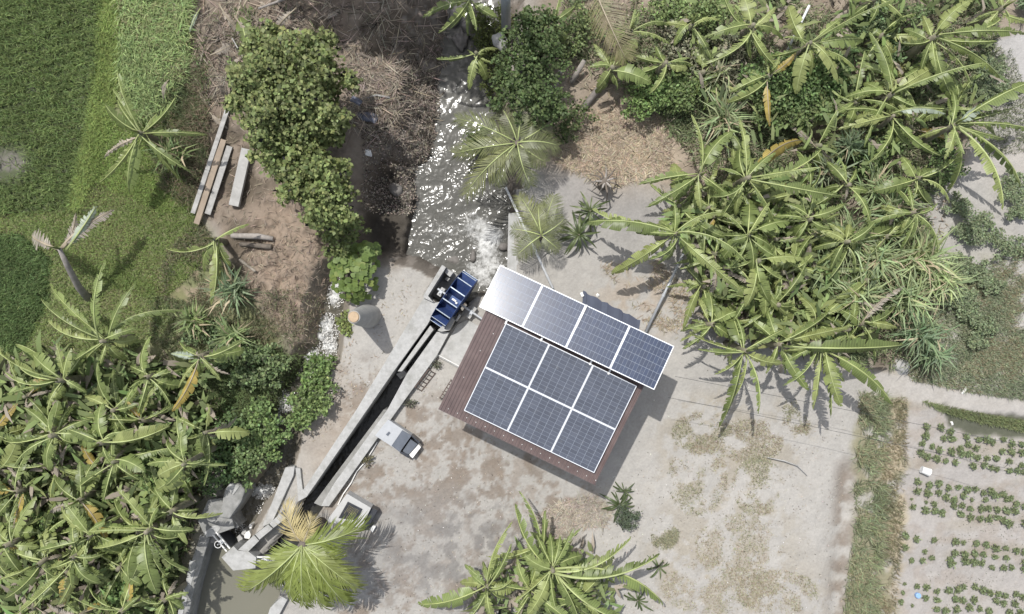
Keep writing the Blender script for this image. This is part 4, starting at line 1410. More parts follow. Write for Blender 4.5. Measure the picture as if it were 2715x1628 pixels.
BG = "banana plants right of the clearing"
BL = "banana plants of the dense grove on the left"
BT = "banana plants along the top and right"
PLANTS = [
    # left and grove
    ((370, 351), 1.5, [(250, 410, 'd'), (303, 494), (342, 517), (506, 452), (450, 470), (374, 198), (470, 262), (284, 268), (288, 305), (318, 240), (545, 366)], "banana plant with a striped yellowing leaf on the grass bank by the paddy", None),
    ((160, 660), 1.9, [(236, 540, 'p'), (276, 553, 'd'), (228, 612, 'd'), (44, 602, 'd')], "leaning dead-looking banana plant with bleached leaves at the paddy corner", None, (234, 800)),
    ((566, 632), 1.2, [(437, 662), (505, 715), (571, 792), (593, 790), (580, 708), (659, 594)], "young banana plant left of the fallen stems and earth mound", None),
    ((270, 905), 1.9, [(311, 700), (427, 782), (359, 753), (122, 757), (104, 815), (130, 882), (275, 960), (360, 880), (200, 960)], "banana plant with the two tallest upright leaves above the grove", BL),
    ((523, 946), 2.0, [(640, 918), (474, 1017), (494, 1088, 'y'), (455, 940, 'p'), (560, 1010, 'd'), (600, 1000)], "banana plant with one orange dying leaf at the right edge of the grove", BL),
    ((388, 1000), 1.7, [(395, 892), (440, 975), (330, 1080), (470, 1060), (350, 1030), (385, 1090)], "banana plant with a single upright leaf left of the orange-leaved one", BL),
    ((154, 1008), 1.9, [(30, 1010), (12, 896), (53, 888), (152, 907), (196, 922), (0, 985), (40, 1045), (215, 1050), (130, 1090), (90, 930)], "banana plant with long thin leaves reaching over the lower paddy", BL),
    ((135, 1155), 2.0, [(62, 1080), (125, 1075), (-5, 1175), (190, 1197), (235, 1165), (100, 1240), (40, 1210)], "banana plant with a short flat leaf ring at the left edge below the paddy", BL),
    ((263, 1176), 2.0, [(200, 1120), (236, 1080), (368, 1138), (340, 1128), (450, 1125), (180, 1190), (290, 1240)], "banana plant with three broad leaves crossing in the middle of the grove", BL),
    ((300, 1225), 1.8, [(400, 1225), (470, 1215), (200, 1300), (280, 1320), (320, 1130), (370, 1260)], "banana plant with dark flat leaves facing the flume side", BL),
    ((542, 1147), 1.8, [(652, 1151), (594, 1268), (575, 1080), (490, 1170), (470, 1110), (530, 1220)], "banana plant with a pointed leaf hanging towards the pond wall", BL),
    ((388, 1411), 2.1, [(250, 1416), (502, 1422), (252, 1461), (240, 1402), (317, 1290), (444, 1518), (468, 1543), (366, 1533), (425, 1556), (470, 1450), (420, 1340)], "banana plant like a star of narrow leaves left of the pond wall", BL),
    ((234, 1425), 2.0, [(183, 1321), (112, 1452), (150, 1350), (250, 1530), (290, 1390), (180, 1490)], "banana plant with one dark leaf standing straight up left of the star-shaped one", BL),
    ((14, 1447), 2.0, [(107, 1322), (8, 1320), (80, 1452), (-60, 1480), (60, 1540)], "banana plant with a long leaf at the left frame edge, lower part", BL),
    ((190, 1480), 2.1, [(78, 1602), (160, 1617), (100, 1510), (250, 1560), (270, 1480), (205, 1560)], "banana plant with two leaves pointing to the bottom left corner", BL),
    ((102, 1498), 1.9, [(-5, 1540), (20, 1470), (125, 1628), (40, 1600), (150, 1530)], "banana plant with broad leaves at the bottom left corner", BL),
    ((432, 1596), 1.6, [(492, 1546), (400, 1660), (470, 1660), (370, 1600)], "banana plant with one wide leaf touching the pond wall at the bottom", BL),
    ((448, 1360), 1.9, [(573, 1379), (470, 1440), (400, 1290), (470, 1300), (370, 1350)], "banana plant whose bare midrib crosses the shaded platform", BL),
    # top middle
    ((1243, -5), 1.6, [(1166, 107), (1124, 57), (1185, 60), (1222, 56), (1292, 60), (1150, -30), (1330, -40), (1265, 90)], "banana plant hanging over the rocks at the head of the river", BT),
    ((1262, 140), 1.0, [(1162, 167), (1228, 230), (1300, 200), (1310, 110)], "small banana plant leaning over the shaded water", BT),
    ((1470, 60), 1.3, [(1410, 75), (1400, 10), (1540, 20), (1462, 225), (1500, 100), (1520, -20)], "banana plant with one large flat leaf hanging into the shrubs right of the pole", BT),
    ((1623, 179), 1.4, [(1728, 200), (1643, 225), (1560, 185), (1590, 110), (1690, 130), (1580, 230), (1650, 110)], "banana plant with a broken crown over the leaning grey trunk", BT),
    ((1672, 82), 1.4, [(1783, 98), (1690, 30), (1770, 40), (1620, 110)], "banana plant with two leaves pointing right among the top shrubs", BT),
    ((1997, 66), 1.7, [(1908, 206), (1976, -20), (1859, 114), (2042, 130), (2060, 20), (1900, 10), (2070, 205), (1940, 60), (2100, 80)], "banana plant left of the leaning white pole", BT),
    ((2148, 113), 1.8, [(2100, 236), (2219, 213), (2285, 169), (2048, 125), (2088, 13), (2242, 36), (2060, 145), (2325, 70), (2295, 115)], "banana plant right of the leaning white pole", BT),
    ((2481, 95), 1.9, [(2681, 112), (2636, 206), (2581, 222), (2513, 276), (2410, 144), (2438, 185), (2470, 190), (2592, 114), (2670, 38), (2460, 20), (2540, 0), (2610, 130)], "banana plant with long drooping leaves beside the concrete road", BT),
    ((2364, 249), 1.7, [(2239, 256), (2415, 263), (2502, 170), (2560, 240), (2304, 93), (2282, 396), (2420, 200), (2380, 200), (2440, 285)], "banana plant between the road-side one and the dark shrub thicket", BT),
    ((2368, 307), 1.6, [(2290, 434), (2472, 423), (2220, 304), (2210, 356), (2487, 284, 'p'), (2300, 300), (2400, 400)], "banana plant with one silvery white upturned leaf", BT),
    ((2533, 329), 2.1, [(2630, 545), (2720, 492), (2590, 500), (2665, 378), (2722, 342), (2586, 256, 'p'), (2484, 423), (2722, 232), (2600, 330), (2680, 290), (2520, 430)], "largest banana plant at the right edge with leaves over the bean rows", BT),
    ((2441, 472), 1.4, [(2538, 427), (2322, 503), (2515, 514), (2475, 560), (2420, 555), (2390, 420)], "banana plant just below the largest one at the right edge", BT),
    ((2660, 20), 1.7, [(2620, -40), (2715, -40), (2665, 80), (2740, 60), (2600, 50)], "banana plant in the top right corner above the road", BT),
    ((2330, -10), 1.6, [(2390, 50), (2300, 60), (2250, -30), (2420, -20)], "banana plant at the top edge above the red flowers", BT),
    # right of the clearing
    ((1858, 462), 2.0, [(1843, 316), (1921, 336), (1698, 483), (1780, 520), (1860, 560), (1940, 520), (1720, 545)], "banana plant with two upright leaves at the upper edge of the clearing", BG),
    ((1985, 470), 2.1, [(1960, 308), (2127, 322, 'y'), (2186, 420), (2227, 524), (1900, 540), (2060, 600), (2050, 400), (1930, 430), (2140, 480)], "banana plant with one bright yellow leaf", BG),
    ((1796, 620), 2.2, [(1567, 568), (1562, 600), (1623, 736), (1733, 698), (1911, 541), (1980, 679), (1932, 778), (1800, 540), (1700, 630), (1870, 590)], "banana plant whose leaves reach furthest left over the clearing", BG),
    ((1990, 620), 2.1, [(2040, 540), (1930, 560), (1944, 645), (2105, 590), (2020, 720), (1960, 720), (2070, 680)], "banana plant in the middle of the right clump behind the steel pole", BG),
    ((2012, 690), 1.9, [(2022, 810), (1970, 800), (1930, 720), (2090, 760), (2120, 690), (2060, 830)], "banana plant with a leaf hanging straight down in the right clump", BG),
    ((1890, 860), 1.6, [(1898, 750), (1836, 885), (1820, 930), (1960, 830), (1940, 900), (1990, 820)], "banana plant with one big flat oval leaf near the yard", BG),
    ((1979, 931), 2.1, [(1920, 1142), (2002, 1080), (1942, 998), (1838, 884), (1840, 930), (2080, 880), (1970, 1085), (2060, 975), (1900, 990)], "banana plant with leaf tips hanging lowest over the yard, left of two", BG),
    ((2072, 913), 2.0, [(2216, 824), (2362, 940), (2256, 870), (2140, 860), (2000, 850), (2040, 1000), (2110, 1030)], "banana plant with a long leaf pointing right over the pale flat stone", BG),
    ((2181, 920), 2.1, [(2348, 1061), (2192, 1106), (2178, 1066), (2100, 1040), (2085, 960), (2260, 900), (2150, 1080), (2240, 1010)], "banana plant with leaf tips hanging over the yard, right of two", BG),
    ((2430, 560), 1.7, [(2519, 646), (2450, 625), (2405, 660), (2350, 560), (2480, 540), (2300, 590), (2380, 620)], "banana plant at the right edge of the reeds above the bean rows", BG),
    ((2150, 580), 1.8, [(2202, 612), (2080, 540), (2120, 640), (2250, 560), (2130, 520), (2060, 590)], "banana plant half buried in reeds, centre right", BG),
    ((2250, 640), 1.7, [(2320, 600), (2380, 560), (2200, 700), (2180, 600), (2290, 700)], "banana plant behind the tallest reeds on the right", BG),
    # bottom
    ((1466, 1513), 2.0, [(1358, 1336), (1728, 1484), (1757, 1551), (1664, 1470), (1520, 1398), (1355, 1577), (1527, 1650), (1485, 1660), (1560, 1660), (1380, 1480), (1470, 1420), (1640, 1640), (1420, 1630), (1400, 1440)], "large banana plant at the bottom edge below the shed", None),
    ((1290, 1560), 1.6, [(1112, 1632), (1356, 1445), (1256, 1522), (1350, 1520), (1240, 1650), (1300, 1660), (1370, 1570), (1350, 1370)], "banana plant left of the large one at the bottom edge", None),
]
for i, p in enumerate(PLANTS):
    crown, h, tips, lab, grp = p[:5]
    banana(crown, h, tips, lab, grp, p[5] if len(p) > 5 else None, i, M['greystem'] if i == 1 else None, 0 if i in (1, 2) else (7 if grp == BG else 6 if grp == BL else 13 if crown[1] > 1500 and crown[0] > 1000 else 5))
# further plants packed into the grove, nothing tells them apart
GROVE = [(-40, 1060), (240, 1000), (400, 1080), (470, 1180), (480, 1330), (440, 1480), (400, 1640), (-60, 1660)]
pts = rand_in(GROVE, 60, 4)
chosen = []
for q in pts:
    if all((q[0] - c[0]) ** 2 + (q[1] - c[1]) ** 2 > 70 ** 2 for c in chosen):
        chosen.append(q)
r_ = random.Random(8)
used = set()
SHORT = [(270, 905, "banana with tall upright leaves"), (523, 946, "banana with an orange leaf"), (154, 1008, "banana reaching over the paddy"), (135, 1155, "flat-ringed banana at the left"),
         (263, 1176, "banana with broad crossing leaves"), (542, 1147, "banana with a pointed hanging leaf"), (388, 1411, "star-shaped banana"), (234, 1425, "banana with a dark upright leaf"), (14, 1447, "banana at the left frame edge"),
         (102, 1498, "banana in the bottom left corner"), (432, 1596, "banana touching the pond wall")]
for i, q in enumerate(chosen[:22]):
    nb = min(SHORT, key=lambda a: (a[0] - q[0]) ** 2 + (a[1] - q[1]) ** 2 + 1e6 * ((a, q[0] > a[0], q[1] > a[1]) in used))
    used.add((nb, q[0] > nb[0], q[1] > nb[1]))
    lab = "low banana plant " + ("below" if q[1] > nb[1] else "above") + " and " + ("right" if q[0] > nb[0] else "left") + " of the " + nb[2]
    banana((q[0], q[1]), r_.uniform(1.1, 1.7), ring_tips(q, r_.randint(6, 8), 65, 125, r_, "dy"), lab, "low banana plants crowded into the left grove", None, 200 + i)


JUNGLE = [(1700, 40), (2560, 40), (2560, 330), (2400, 560), (2330, 860), (2050, 860), (1920, 760), (1860, 520), (1960, 380), (1780, 240)]
SHORT2 = [(1997, 66, "banana left of the leaning white pole"), (2148, 113, "banana right of the leaning white pole"), (2481, 95, "banana beside the concrete road"), (2364, 249, "banana between road and thicket"),
          (2533, 329, "largest banana at the right edge"), (1985, 470, "banana with the yellow leaf"), (1990, 620, "banana behind the steel pole"), (2072, 913, "banana above the flat stone"), (2181, 920, "right one of the two yard bananas"),
          (2430, 560, "banana above the bean rows"), (2250, 640, "banana behind the tallest reeds"), (1858, 462, "banana with two upright leaves"), (2150, 580, "banana half buried in reeds")]
used = set()
chosen = []
for q in rand_in(JUNGLE, 80, 14):
    if all((q[0] - c[0]) ** 2 + (q[1] - c[1]) ** 2 > 100 ** 2 for c in chosen) and len(chosen) < 20:
        chosen.append(q)
for i, q in enumerate(chosen):
    nb = min(SHORT2, key=lambda a: (a[0] - q[0]) ** 2 + (a[1] - q[1]) ** 2 + 1e6 * ((a, q[0] > a[0], q[1] > a[1]) in used))
    used.add((nb, q[0] > nb[0], q[1] > nb[1]))
    lab = "low banana plant " + ("below" if q[1] > nb[1] else "above") + " and " + ("right" if q[0] > nb[0] else "left") + " of the " + nb[2]
    banana((q[0], q[1]), r_.uniform(.9, 1.4), ring_tips(q, r_.randint(5, 8), 60, 120, r_, "dy"), lab, "low banana plants scattered through the right thicket", None, 300 + i)


CLUMP = [(1760, 560), (1960, 470), (2150, 500), (2180, 700), (2300, 880), (2120, 900), (1900, 870), (1840, 740)]
used3, chosen = {}, []
for q in rand_in(CLUMP, 120, 21):
    if all((q[0] - c[0]) ** 2 + (q[1] - c[1]) ** 2 > 78 ** 2 for c in chosen) and len(chosen) < 16:
        chosen.append(q)
chosen.sort(key=lambda q: (int(q[1] // 110), q[0]))
for i, q in enumerate(chosen):
    row = int(q[1] // 110)
    used3[row] = used3.get(row, 0) + 1
    lab = "broad-leaved low banana in the right clump, %s row from the clearing, %s from the left" % (
        {4: "topmost", 5: "second", 6: "third", 7: "fourth", 8: "lowest"}.get(row, "middle"), ["first", "second", "third", "fourth", "fifth", "sixth"][min(5, used3[row] - 1)])
    banana((q[0], q[1]), r_.uniform(.9, 1.5), ring_tips(q, r_.randint(6, 8), 60, 125, r_, "d"), lab, "low broad-leaved bananas in the right clump", None, 400 + i, extra=4)


for c_, h_, lab_ in (((1405, 1565), 1.5, "banana plant squeezed between the two large ones at the bottom edge"), ((1535, 1600), 1.4, "banana plant right of the large one, cut by the bottom edge"),
                     ((1440, 1450), 1.1, "small banana plant behind the large one at the bottom, nearest the straw heap")):
    banana(c_, h_, ring_tips(c_, 8, 70, 140, r_), lab_, None, None, 510, extra=6)
banana((486, 1232), 2.7, ring_tips((486, 1232), 7, 90, 130, r_), "added tall banana plant that shades the headworks platform", BL, None, 500, extra=4)  # plant added to cast shade over the platform


# palms
def frond(seed, mat, ribmat, nl, ll, wl, sweep=.8, droop=.5, hang=.5, full=True):
    r = random.Random(seed)
    bend = r.uniform(-.08, .08)
    def mid(t): return Vector((t * (1 - .08 * t), bend * t * t, .36 * t - droop * t * t))
    mb = MB()
    for i in range(nl):
        t = .1 + .9 * i / (nl - 1)
        m0 = mid(t)
        d = (mid(min(1, t + .02)) - mid(max(0, t - .02))).normalized()
        sd0 = d.cross(UP).normalized()
        L = ll * (math.sin(PI * (.12 + .80 * t) ** .9) ** .7 + .1)
        for sg in (-1, 1):
            sw = sweep * (.75 + .8 * t) + r.uniform(-.12, .12)
            dr = (sd0 * sg * math.cos(sw) + d * math.sin(sw)).normalized()
            hg = hang * r.uniform(.5, 1.4)
            Ls = L * r.uniform(.85, 1.1)
            p1 = m0 + dr * Ls * .5 - UP * Ls * .12 * hg
            p2 = m0 + dr * Ls - UP * Ls * .62 * hg
            wv = d * wl * .5
            mb.add([m0 - wv * .5, m0 + wv * .5, p1 + wv, p1 - wv, p2], [(0, 1, 2, 3), (3, 2, 4)] if sg < 0 else [(0, 3, 2, 1), (3, 4, 2)])
    me = mb.mesh("frond", mat)
    mb = MB(); mb.tube([mid(i / 8) + UP * .004 for i in range(9)], [.016 - .012 * i / 8 for i in range(9)], 5)
    return me, mb.mesh("rachis", ribmat, True)


def palm(crown, h, tips, label, kinds, cat="palm tree", trunk_r=.1, name="palm_tree"):
    r = random.Random(int(crown[0]))
    c = G(crown[0], crown[1], h)
    b = (c.x, c.y)
    zg = float(gz(*b))
    t = thing(name, label, cat, (b[0], b[1], zg))
    mb = MB(); mb.tube([(0, 0, -.2), (0, 0, (h - zg) * .5), (0, 0, h - zg)], [trunk_r * 1.2, trunk_r, trunk_r * .7], 10)
    ob("trunk", mb.mesh("trunk", M['bark'], True), t)
    for tp in tips:
        k = tp[2] if len(tp) > 2 else 'g'
        e = G(tp[0], tp[1], h - .25)
        d = e - c
        L = math.hypot(d.x, d.y) * 1.07
        fm, rm = r.choice(kinds[k])
        o = ob("frond", fm, t, (0, 0, h - zg - r.uniform(0, .08)), (r.uniform(-.3, .3), 0, math.atan2(d.y, d.x)), (L, L * min(1.5, max(.72, 1.3 / L)), L))
        ob("rachis", rm, o)
    return t


MAN = {'g': [frond(i, M['palm'], M['midrib'], 34, .42, .046, .8, .5, .8) for i in range(4)], 'y': [frond(9, M['palmy'], M['midribd'], 36, .42, .034, .8, .5, .6)]}
COC = {'g': [frond(20 + i, M['cocos'], M['midrib'], 54, .34, .017, .62, .45, .6) for i in range(4)], 'b': [frond(30, M['palmb'], M['midribd'], 60, .42, .012, .5, .4, .4)]}
palm((800, 1446), 2.2, [(752, 1340, 'y'), (832, 1368, 'y'), (835, 1530), (768, 1515), (880, 1545), (845, 1400), (740, 1490), (968, 1405), (950, 1550), (813, 1604), (730, 1552), (650, 1568), (920, 1598), (858, 1610), (900, 1488), (768, 1588)],
     "stout palm with broad fronds and one dying yellow frond by the pond", MAN, trunk_r=.13)
palm((1372, 378), 1.5, [(1397, 247), (1215, 305), (1205, 400), (1225, 505), (1394, 497), (1458, 340), (1300, 480), (1330, 270), (1440, 440), (1480, 380)],
     "young coconut palm leaning its fronds over the sparkling river", COC)
palm((1436, 624), 1.0, [(1385, 514), (1474, 520), (1364, 672), (1478, 668), (1420, 545), (1500, 590), (1360, 600)],
     "small yellowish coconut palm at the white pipe", COC, trunk_r=.06)
t = thing("palm_frond", "large browning palm frond fallen over the shrubs at the top", "palm frond", G(1575, -30, 1.5))
for (ex, ey) in ((1660, 180),):
    e = G(ex, ey, 1.2) - Vector(t.location)
    fm, rm = COC['b'][0]
    L = math.hypot(e.x, e.y)
    o = ob("frond", fm, t, (0, 0, 0), (.3, 0, math.atan2(e.y, e.x)), (L, L * .7, L * .5))
    ob("rachis", rm, o)


# strap-leaved plants (each leaf a part)
def strap_leaf(seed, w=.05):
    r = random.Random(seed)
    mb = MB()
    vs_, fs_ = [], []
    n = 7
    rise, drop = r.uniform(.5, .9), r.uniform(.7, 1.2)
    for i in range(n):
        t = i / (n - 1)
        x, z = t, rise * t - drop * t * t
        ww = w * (math.sin(PI * (.12 + .86 * t)) ** .6)
        vs_ += [(x, -ww, z + .03 * (1 - t)), (x, 0, z), (x, ww, z + .03 * (1 - t))]
    for i in range(n - 1):
        a = i * 3
        fs_ += [(a, a + 3, a + 4, a + 1), (a + 1, a + 4, a + 5, a + 2)]
    mb.add(vs_, fs_)
    return mb.mesh("leaf", M['strap'], True)


STRAP = [strap_leaf(i) for i in range(4)]


def strap_plant(sx, sy, R, n, h, lab, name="dragon_plant", cat="plant", grp=None, seed=0):
    r = random.Random(seed + int(sx))
    p = onground(sx, sy)
    t = thing(name, lab, cat, p, grp)
    mb = MB(); mb.tube([(0, 0, -.1), (0, 0, h)], [.035, .025], 7)
    ob("stem", mb.mesh("stem", M['bark']), t)
    for i in range(n):
        a = i * 2.4 + r.uniform(-.2, .2)
        L = R * r.uniform(.6, 1.1)
        ob("leaf", r.choice(STRAP), t, (0, 0, h - .1 * r.random()), (r.uniform(-.2, .2), r.uniform(-.3, .35), a), (L, L * 1.1, L))
    return t


strap_plant(1532, 626, .62, 26, .5, "dark green strap-leaved plant beside the small coconut palm")
strap_plant(1560, 565, .60, 18, .5, "tall upright strap-leaved plant in the ash-grey clearing")
strap_plant(1640, 1335, .52, 16, .2, "strap-leaved plant at the lowest corner of the shed roof")
strap_plant(1655, 1300, .4, 10, .2, "small strap-leaved plant sticking out from under the shed roof corner")
strap_plant(1745, 1500, .5, 9, .15, "narrow strap-leaved plant at the tip of the bottom banana leaves")
strap_plant(1690, 1590, .5, 12, .1, "strap-leaved plant throwing thin shadows at the bottom edge")


# ---- leaf clouds, blades: numpy
def leaf_cloud(n, blobs, size, base, var, seed, flat=.55, aspect=.32, yellow=None, lumps=0):
    r = np.random.default_rng(seed)
    if lumps:
        kids = []
        for b in blobs:
            for _ in range(lumps):
                a, f, q = r.random() * 6.283, r.uniform(.55, 1.22), r.uniform(.20, .42)
                kids.append((b[0] + math.cos(a) * b[3] * f, b[1] + math.sin(a) * b[4] * f, b[2] + b[5] * r.uniform(-.5, .9) * (1.25 - f), b[3] * q, b[4] * q, b[5] * .45))
        blobs = list(blobs) + kids
    w = np.array([b[3] * b[4] for b in blobs]); w = w / w.sum()
    bi = r.choice(len(blobs), n, p=w)
    B = np.array(blobs)[bi]
    dirn = r.normal(size=(n, 3)); dirn[:, 2] = np.abs(dirn[:, 2]) * r.choice([1, 1, 1, 1, 1, -1], n)
    dirn /= np.linalg.norm(dirn, axis=1, keepdims=True)
    rad = r.random(n) ** .40
    lump = 0.84 + 0.32 * np.sin(dirn[:, 0] * 5 + B[:, 0] * 3) * np.sin(dirn[:, 1] * 5.3 + B[:, 1] * 4)
    P = B[:, :3] + dirn * (rad * lump)[:, None] * B[:, 3:6]
    az = r.random(n) * 6.283
    til = np.clip(r.normal(0.1, flat, n), -1.3, 1.3)
    rol = r.normal(0, flat, n)
    D = np.stack([np.cos(az) * np.cos(til), np.sin(az) * np.cos(til), -np.sin(til)], 1)
    Sd = np.stack([-np.sin(az) * np.cos(rol), np.cos(az) * np.cos(rol), np.sin(rol)], 1)
    s = size * r.uniform(.45, 1.4, n)[:, None]
    Nn_ = np.cross(D, Sd)
    V = np.stack([P, P + D * s * .5 + Sd * s * aspect + Nn_ * s * .08, P + D * s, P + D * s * .5 - Sd * s * aspect + Nn_ * s * .08], 1)
    T = (np.arange(n) * 4)[:, None, None] + np.array([[0, 2, 1], [0, 3, 2]])
    c = np.array(base)[None] * (1 + r.normal(0, var, (n, 1))) * (1 + r.normal(0, .045, (n, 3)))
    if yellow is not None:
        k = r.random(n) < yellow[1]
        c[k] = np.array(yellow[0])
    c = np.repeat(np.clip(c, .008, .7), 4, axis=0)
    return V.reshape(-1, 3), T.reshape(-1, 3), c


def blades(P, L, w, az, lean, curve, cols, seed=0):
    """P (n,3) roots; returns tapered bent blades of three triangles each"""
    n = len(P)
    D = np.stack([np.cos(az), np.sin(az), np.zeros(n)], 1)
    Sd = np.stack([-np.sin(az), np.cos(az), np.zeros(n)], 1)
    U_ = np.array([0, 0, 1.0])
    a1, a2 = lean, lean + curve
    L = L[:, None]; w = (w if np.ndim(w) else np.full(n, w))[:, None]
    m = P + (D * np.sin(a1)[:, None] + U_ * np.cos(a1)[:, None]) * L * .55
    t = m + (D * np.sin(a2)[:, None] + U_ * np.cos(a2)[:, None]) * L * .45
    V = np.stack([P - Sd * w * .4, P + Sd * w * .4, m + Sd * w * .5, m - Sd * w * .5, t], 1)
    T = (np.arange(n) * 5)[:, None, None] + np.array([[0, 1, 2], [0, 2, 3], [3, 2, 4]])
    return V.reshape(-1, 3), T.reshape(-1, 3), np.repeat(cols, 5, axis=0)


def shrub(name, label, cat, S_, h, n, size, base, group=None, trunk=True, var=.35, z0=None, yellow=None, flat=.55, aspect=.32, boost=False):
    """S_: list of (photograph x, y, radius px, radius px [, height]) clumps of ONE plant"""
    c = S_[0]
    p = onground(c[0], c[1]) if z0 is None else G(c[0], c[1], z0)
    t = thing(name, label, cat, p, group)
    base = tuple(min(.27, x * (1.9 if boost else 1)) * (1.3 if k == 2 else 1.0) for k, x in enumerate(base))
    bl = []
    for q in S_:
        hh = q[4] if len(q) > 4 else h
        zc = hh * .62
        w = G(q[0], q[1], p.z + zc)
        bl.append((w.x - p.x, w.y - p.y, zc, q[2] * .01 * (H - zc) / H, q[3] * .01 * (H - zc) / H, hh * .38))
    V, T, c_ = leaf_cloud(n, bl, size, base, var, int(S_[0][0] * 3 + S_[0][1]), flat=flat, yellow=yellow, aspect=aspect, lumps=8)
    o = ob("foliage", tri_mesh("foliage", V, T, c_, [M['leafcol']]), t)
    o["kind"] = "stuff"
    if trunk:
        mb = MB()
        r = .03 + .022 * h
        mb.tube([(0, 0, -.25), (bl[0][0] * .3, bl[0][1] * .3, h * .3), (bl[0][0], bl[0][1], h * .62)], [r, r * .8, r * .4], 8)
        o2 = ob("trunk", mb.mesh("trunk", M['bark'], True), t)
        for b in bl:
            for k in range(2):
                a = rnd.uniform(0, 6.28)
                mb = MB()
                mb.tube([(bl[0][0] * .3, bl[0][1] * .3, h * .3), (b[0] * .7, b[1] * .7, b[2] * .8), (b[0] + b[3] * .6 * math.cos(a), b[1] + b[4] * .6 * math.sin(a), b[2] + .1)], [r * .5, r * .35, r * .12], 5)
                ob("branch", mb.mesh("branch", M['bark'], True), t)
    return t


DKG, MDG, LTG, OLV = (.09, .13, .04), (.13, .17, .055), (.19, .23, .07), (.15, .165, .075)
shrub("broadleaf_tree", "largest broad dense tree left of the river, beside the planks", "tree",
      [(760, 260, 140, 110), (690, 225, 80, 80), (830, 190, 85, 90), (770, 150, 110, 60), (720, 330, 80, 70), (850, 300, 70, 70)], 3.8, 19000, .105, (.215, .25, .08), var=.42, aspect=.38, flat=.42)
shrub("broadleaf_tree", "smaller broad tree below the largest one, shading the river bank", "tree",
      [(805, 455, 95, 85), (740, 420, 60, 60), (880, 500, 70, 70), (860, 560, 65, 55), (800, 380, 80, 50)], 3.0, 11500, .105, (.22, .26, .08), var=.42, aspect=.38, flat=.42)
shrub("weeping_bush", "yellow-green bush between the smaller tree and the round-leaved plant", "bush", [(890, 625, 55, 40), (930, 600, 40, 35)], 1.4, 1500, .09, LTG)
shrub("riverside_shrub", "dark dense shrub hanging over the right river bank", "shrub", [(1420, 190, 90, 110), (1390, 110, 70, 80), (1370, 240, 60, 70), (1440, 280, 55, 60), (1450, 110, 50, 60)], 2.4, 8500, .09, (.12, .165, .052), var=.42)
shrub("riverside_shrub", "bright narrow-leaved shrub at the foot of the utility pole", "shrub", [(1300, 140, 52, 95), (1320, 70, 45, 60), (1325, 225, 45, 55), (1285, 60, 40, 50)], 1.6, 4000, .10, (.14, .165, .045), aspect=.16, flat=.8)
shrub("riverside_shrub", "tiny shrub under the coconut fronds at the water's edge", "shrub", [(1262, 375, 35, 40), (1240, 395, 25, 20)], .9, 700, .08, MDG, z0=-1.0)
shrub("riverside_shrub", "small shrub tuft on the bank just right of the coconut palm", "shrub", [(1525, 300, 45, 35), (1490, 350, 35, 35)], .8, 900, .07, MDG)
TH = "shrubs of the thicket at the upper right"
for lab, sp, h, n, base in (
        ("bright green shrub right of the dark bare patch in the clearing", [(1720, 255, 60, 45), (1760, 230, 50, 45), (1700, 285, 40, 30)], 1.0, 2600, (.10, .145, .04)),
        ("dark-fringed shrub just right of the bright green shrub", [(1800, 255, 60, 50), (1830, 230, 40, 40)], 1.0, 2000, (.085, .115, .035)),
        ("olive shrub with bare twigs under the top banana leaves", [(1810, 140, 60, 60), (1790, 90, 50, 40)], 1.1, 1900, OLV),
        ("leafy shrub at the top edge, left of the white pole", [(1830, 50, 60, 50), (1880, 30, 50, 40), (1760, 30, 50, 30)], 1.2, 2300, (.11, .145, .045)),
        ("broad dark shrub in the middle of the upper right thicket", [(2070, 210, 80, 60), (2130, 240, 70, 60), (2010, 220, 50, 50), (2150, 190, 60, 50)], 1.5, 5200, (.075, .110, .033)),
        ("rounded olive shrub below the broad dark one", [(2060, 285, 70, 45), (2120, 310, 60, 40), (2170, 280, 60, 45)], 1.2, 3600, (.088, .115, .036)),
        ("big-leaved dark bush right of the white pole", [(2230, 190, 50, 50), (2200, 220, 45, 40)], 1.1, 1100, (.06, .098, .03)),
        ("feathery green weed bush with red flowers beside it", [(2340, 100, 60, 50), (2370, 140, 40, 40)], .8, 1800, (.10, .14, .055)),
        ("yellowish weed bush between two banana plants at the upper right", [(2360, 190, 40, 30), (2330, 240, 40, 30)], .6, 900, (.14, .165, .05)),
        ("lobed-leaf bush under the banana plants right of the thicket", [(2320, 400, 55, 45), (2300, 440, 40, 40), (2370, 380, 40, 30)], .9, 1500, (.095, .13, .04)),
        ("low bush at the foot of the largest right-edge banana plant", [(2500, 400, 45, 40), (2530, 450, 40, 30)], .8, 1100, (.09, .125, .04)),
        ("low shrub near the top edge between reeds and road", [(2300, 30, 50, 40), (2420, 40, 50, 30)], .8, 1400, (.095, .125, .045)),
        ("shrub beneath the banana with the flat leaf right of the pole", [(1540, 60, 50, 50), (1500, 130, 40, 50)], .9, 1500, (.095, .12, .04)),
        ("low olive shrub at the edge between clearing and thicket", [(1930, 130, 55, 60), (1940, 210, 45, 45)], .9, 1800, OLV)):
    shrub("thicket_shrub", lab, "shrub", sp, h, int(n * .8), .08, base, TH, var=.45, boost=True, flat=.5)
SB = "bushes along the small stream"
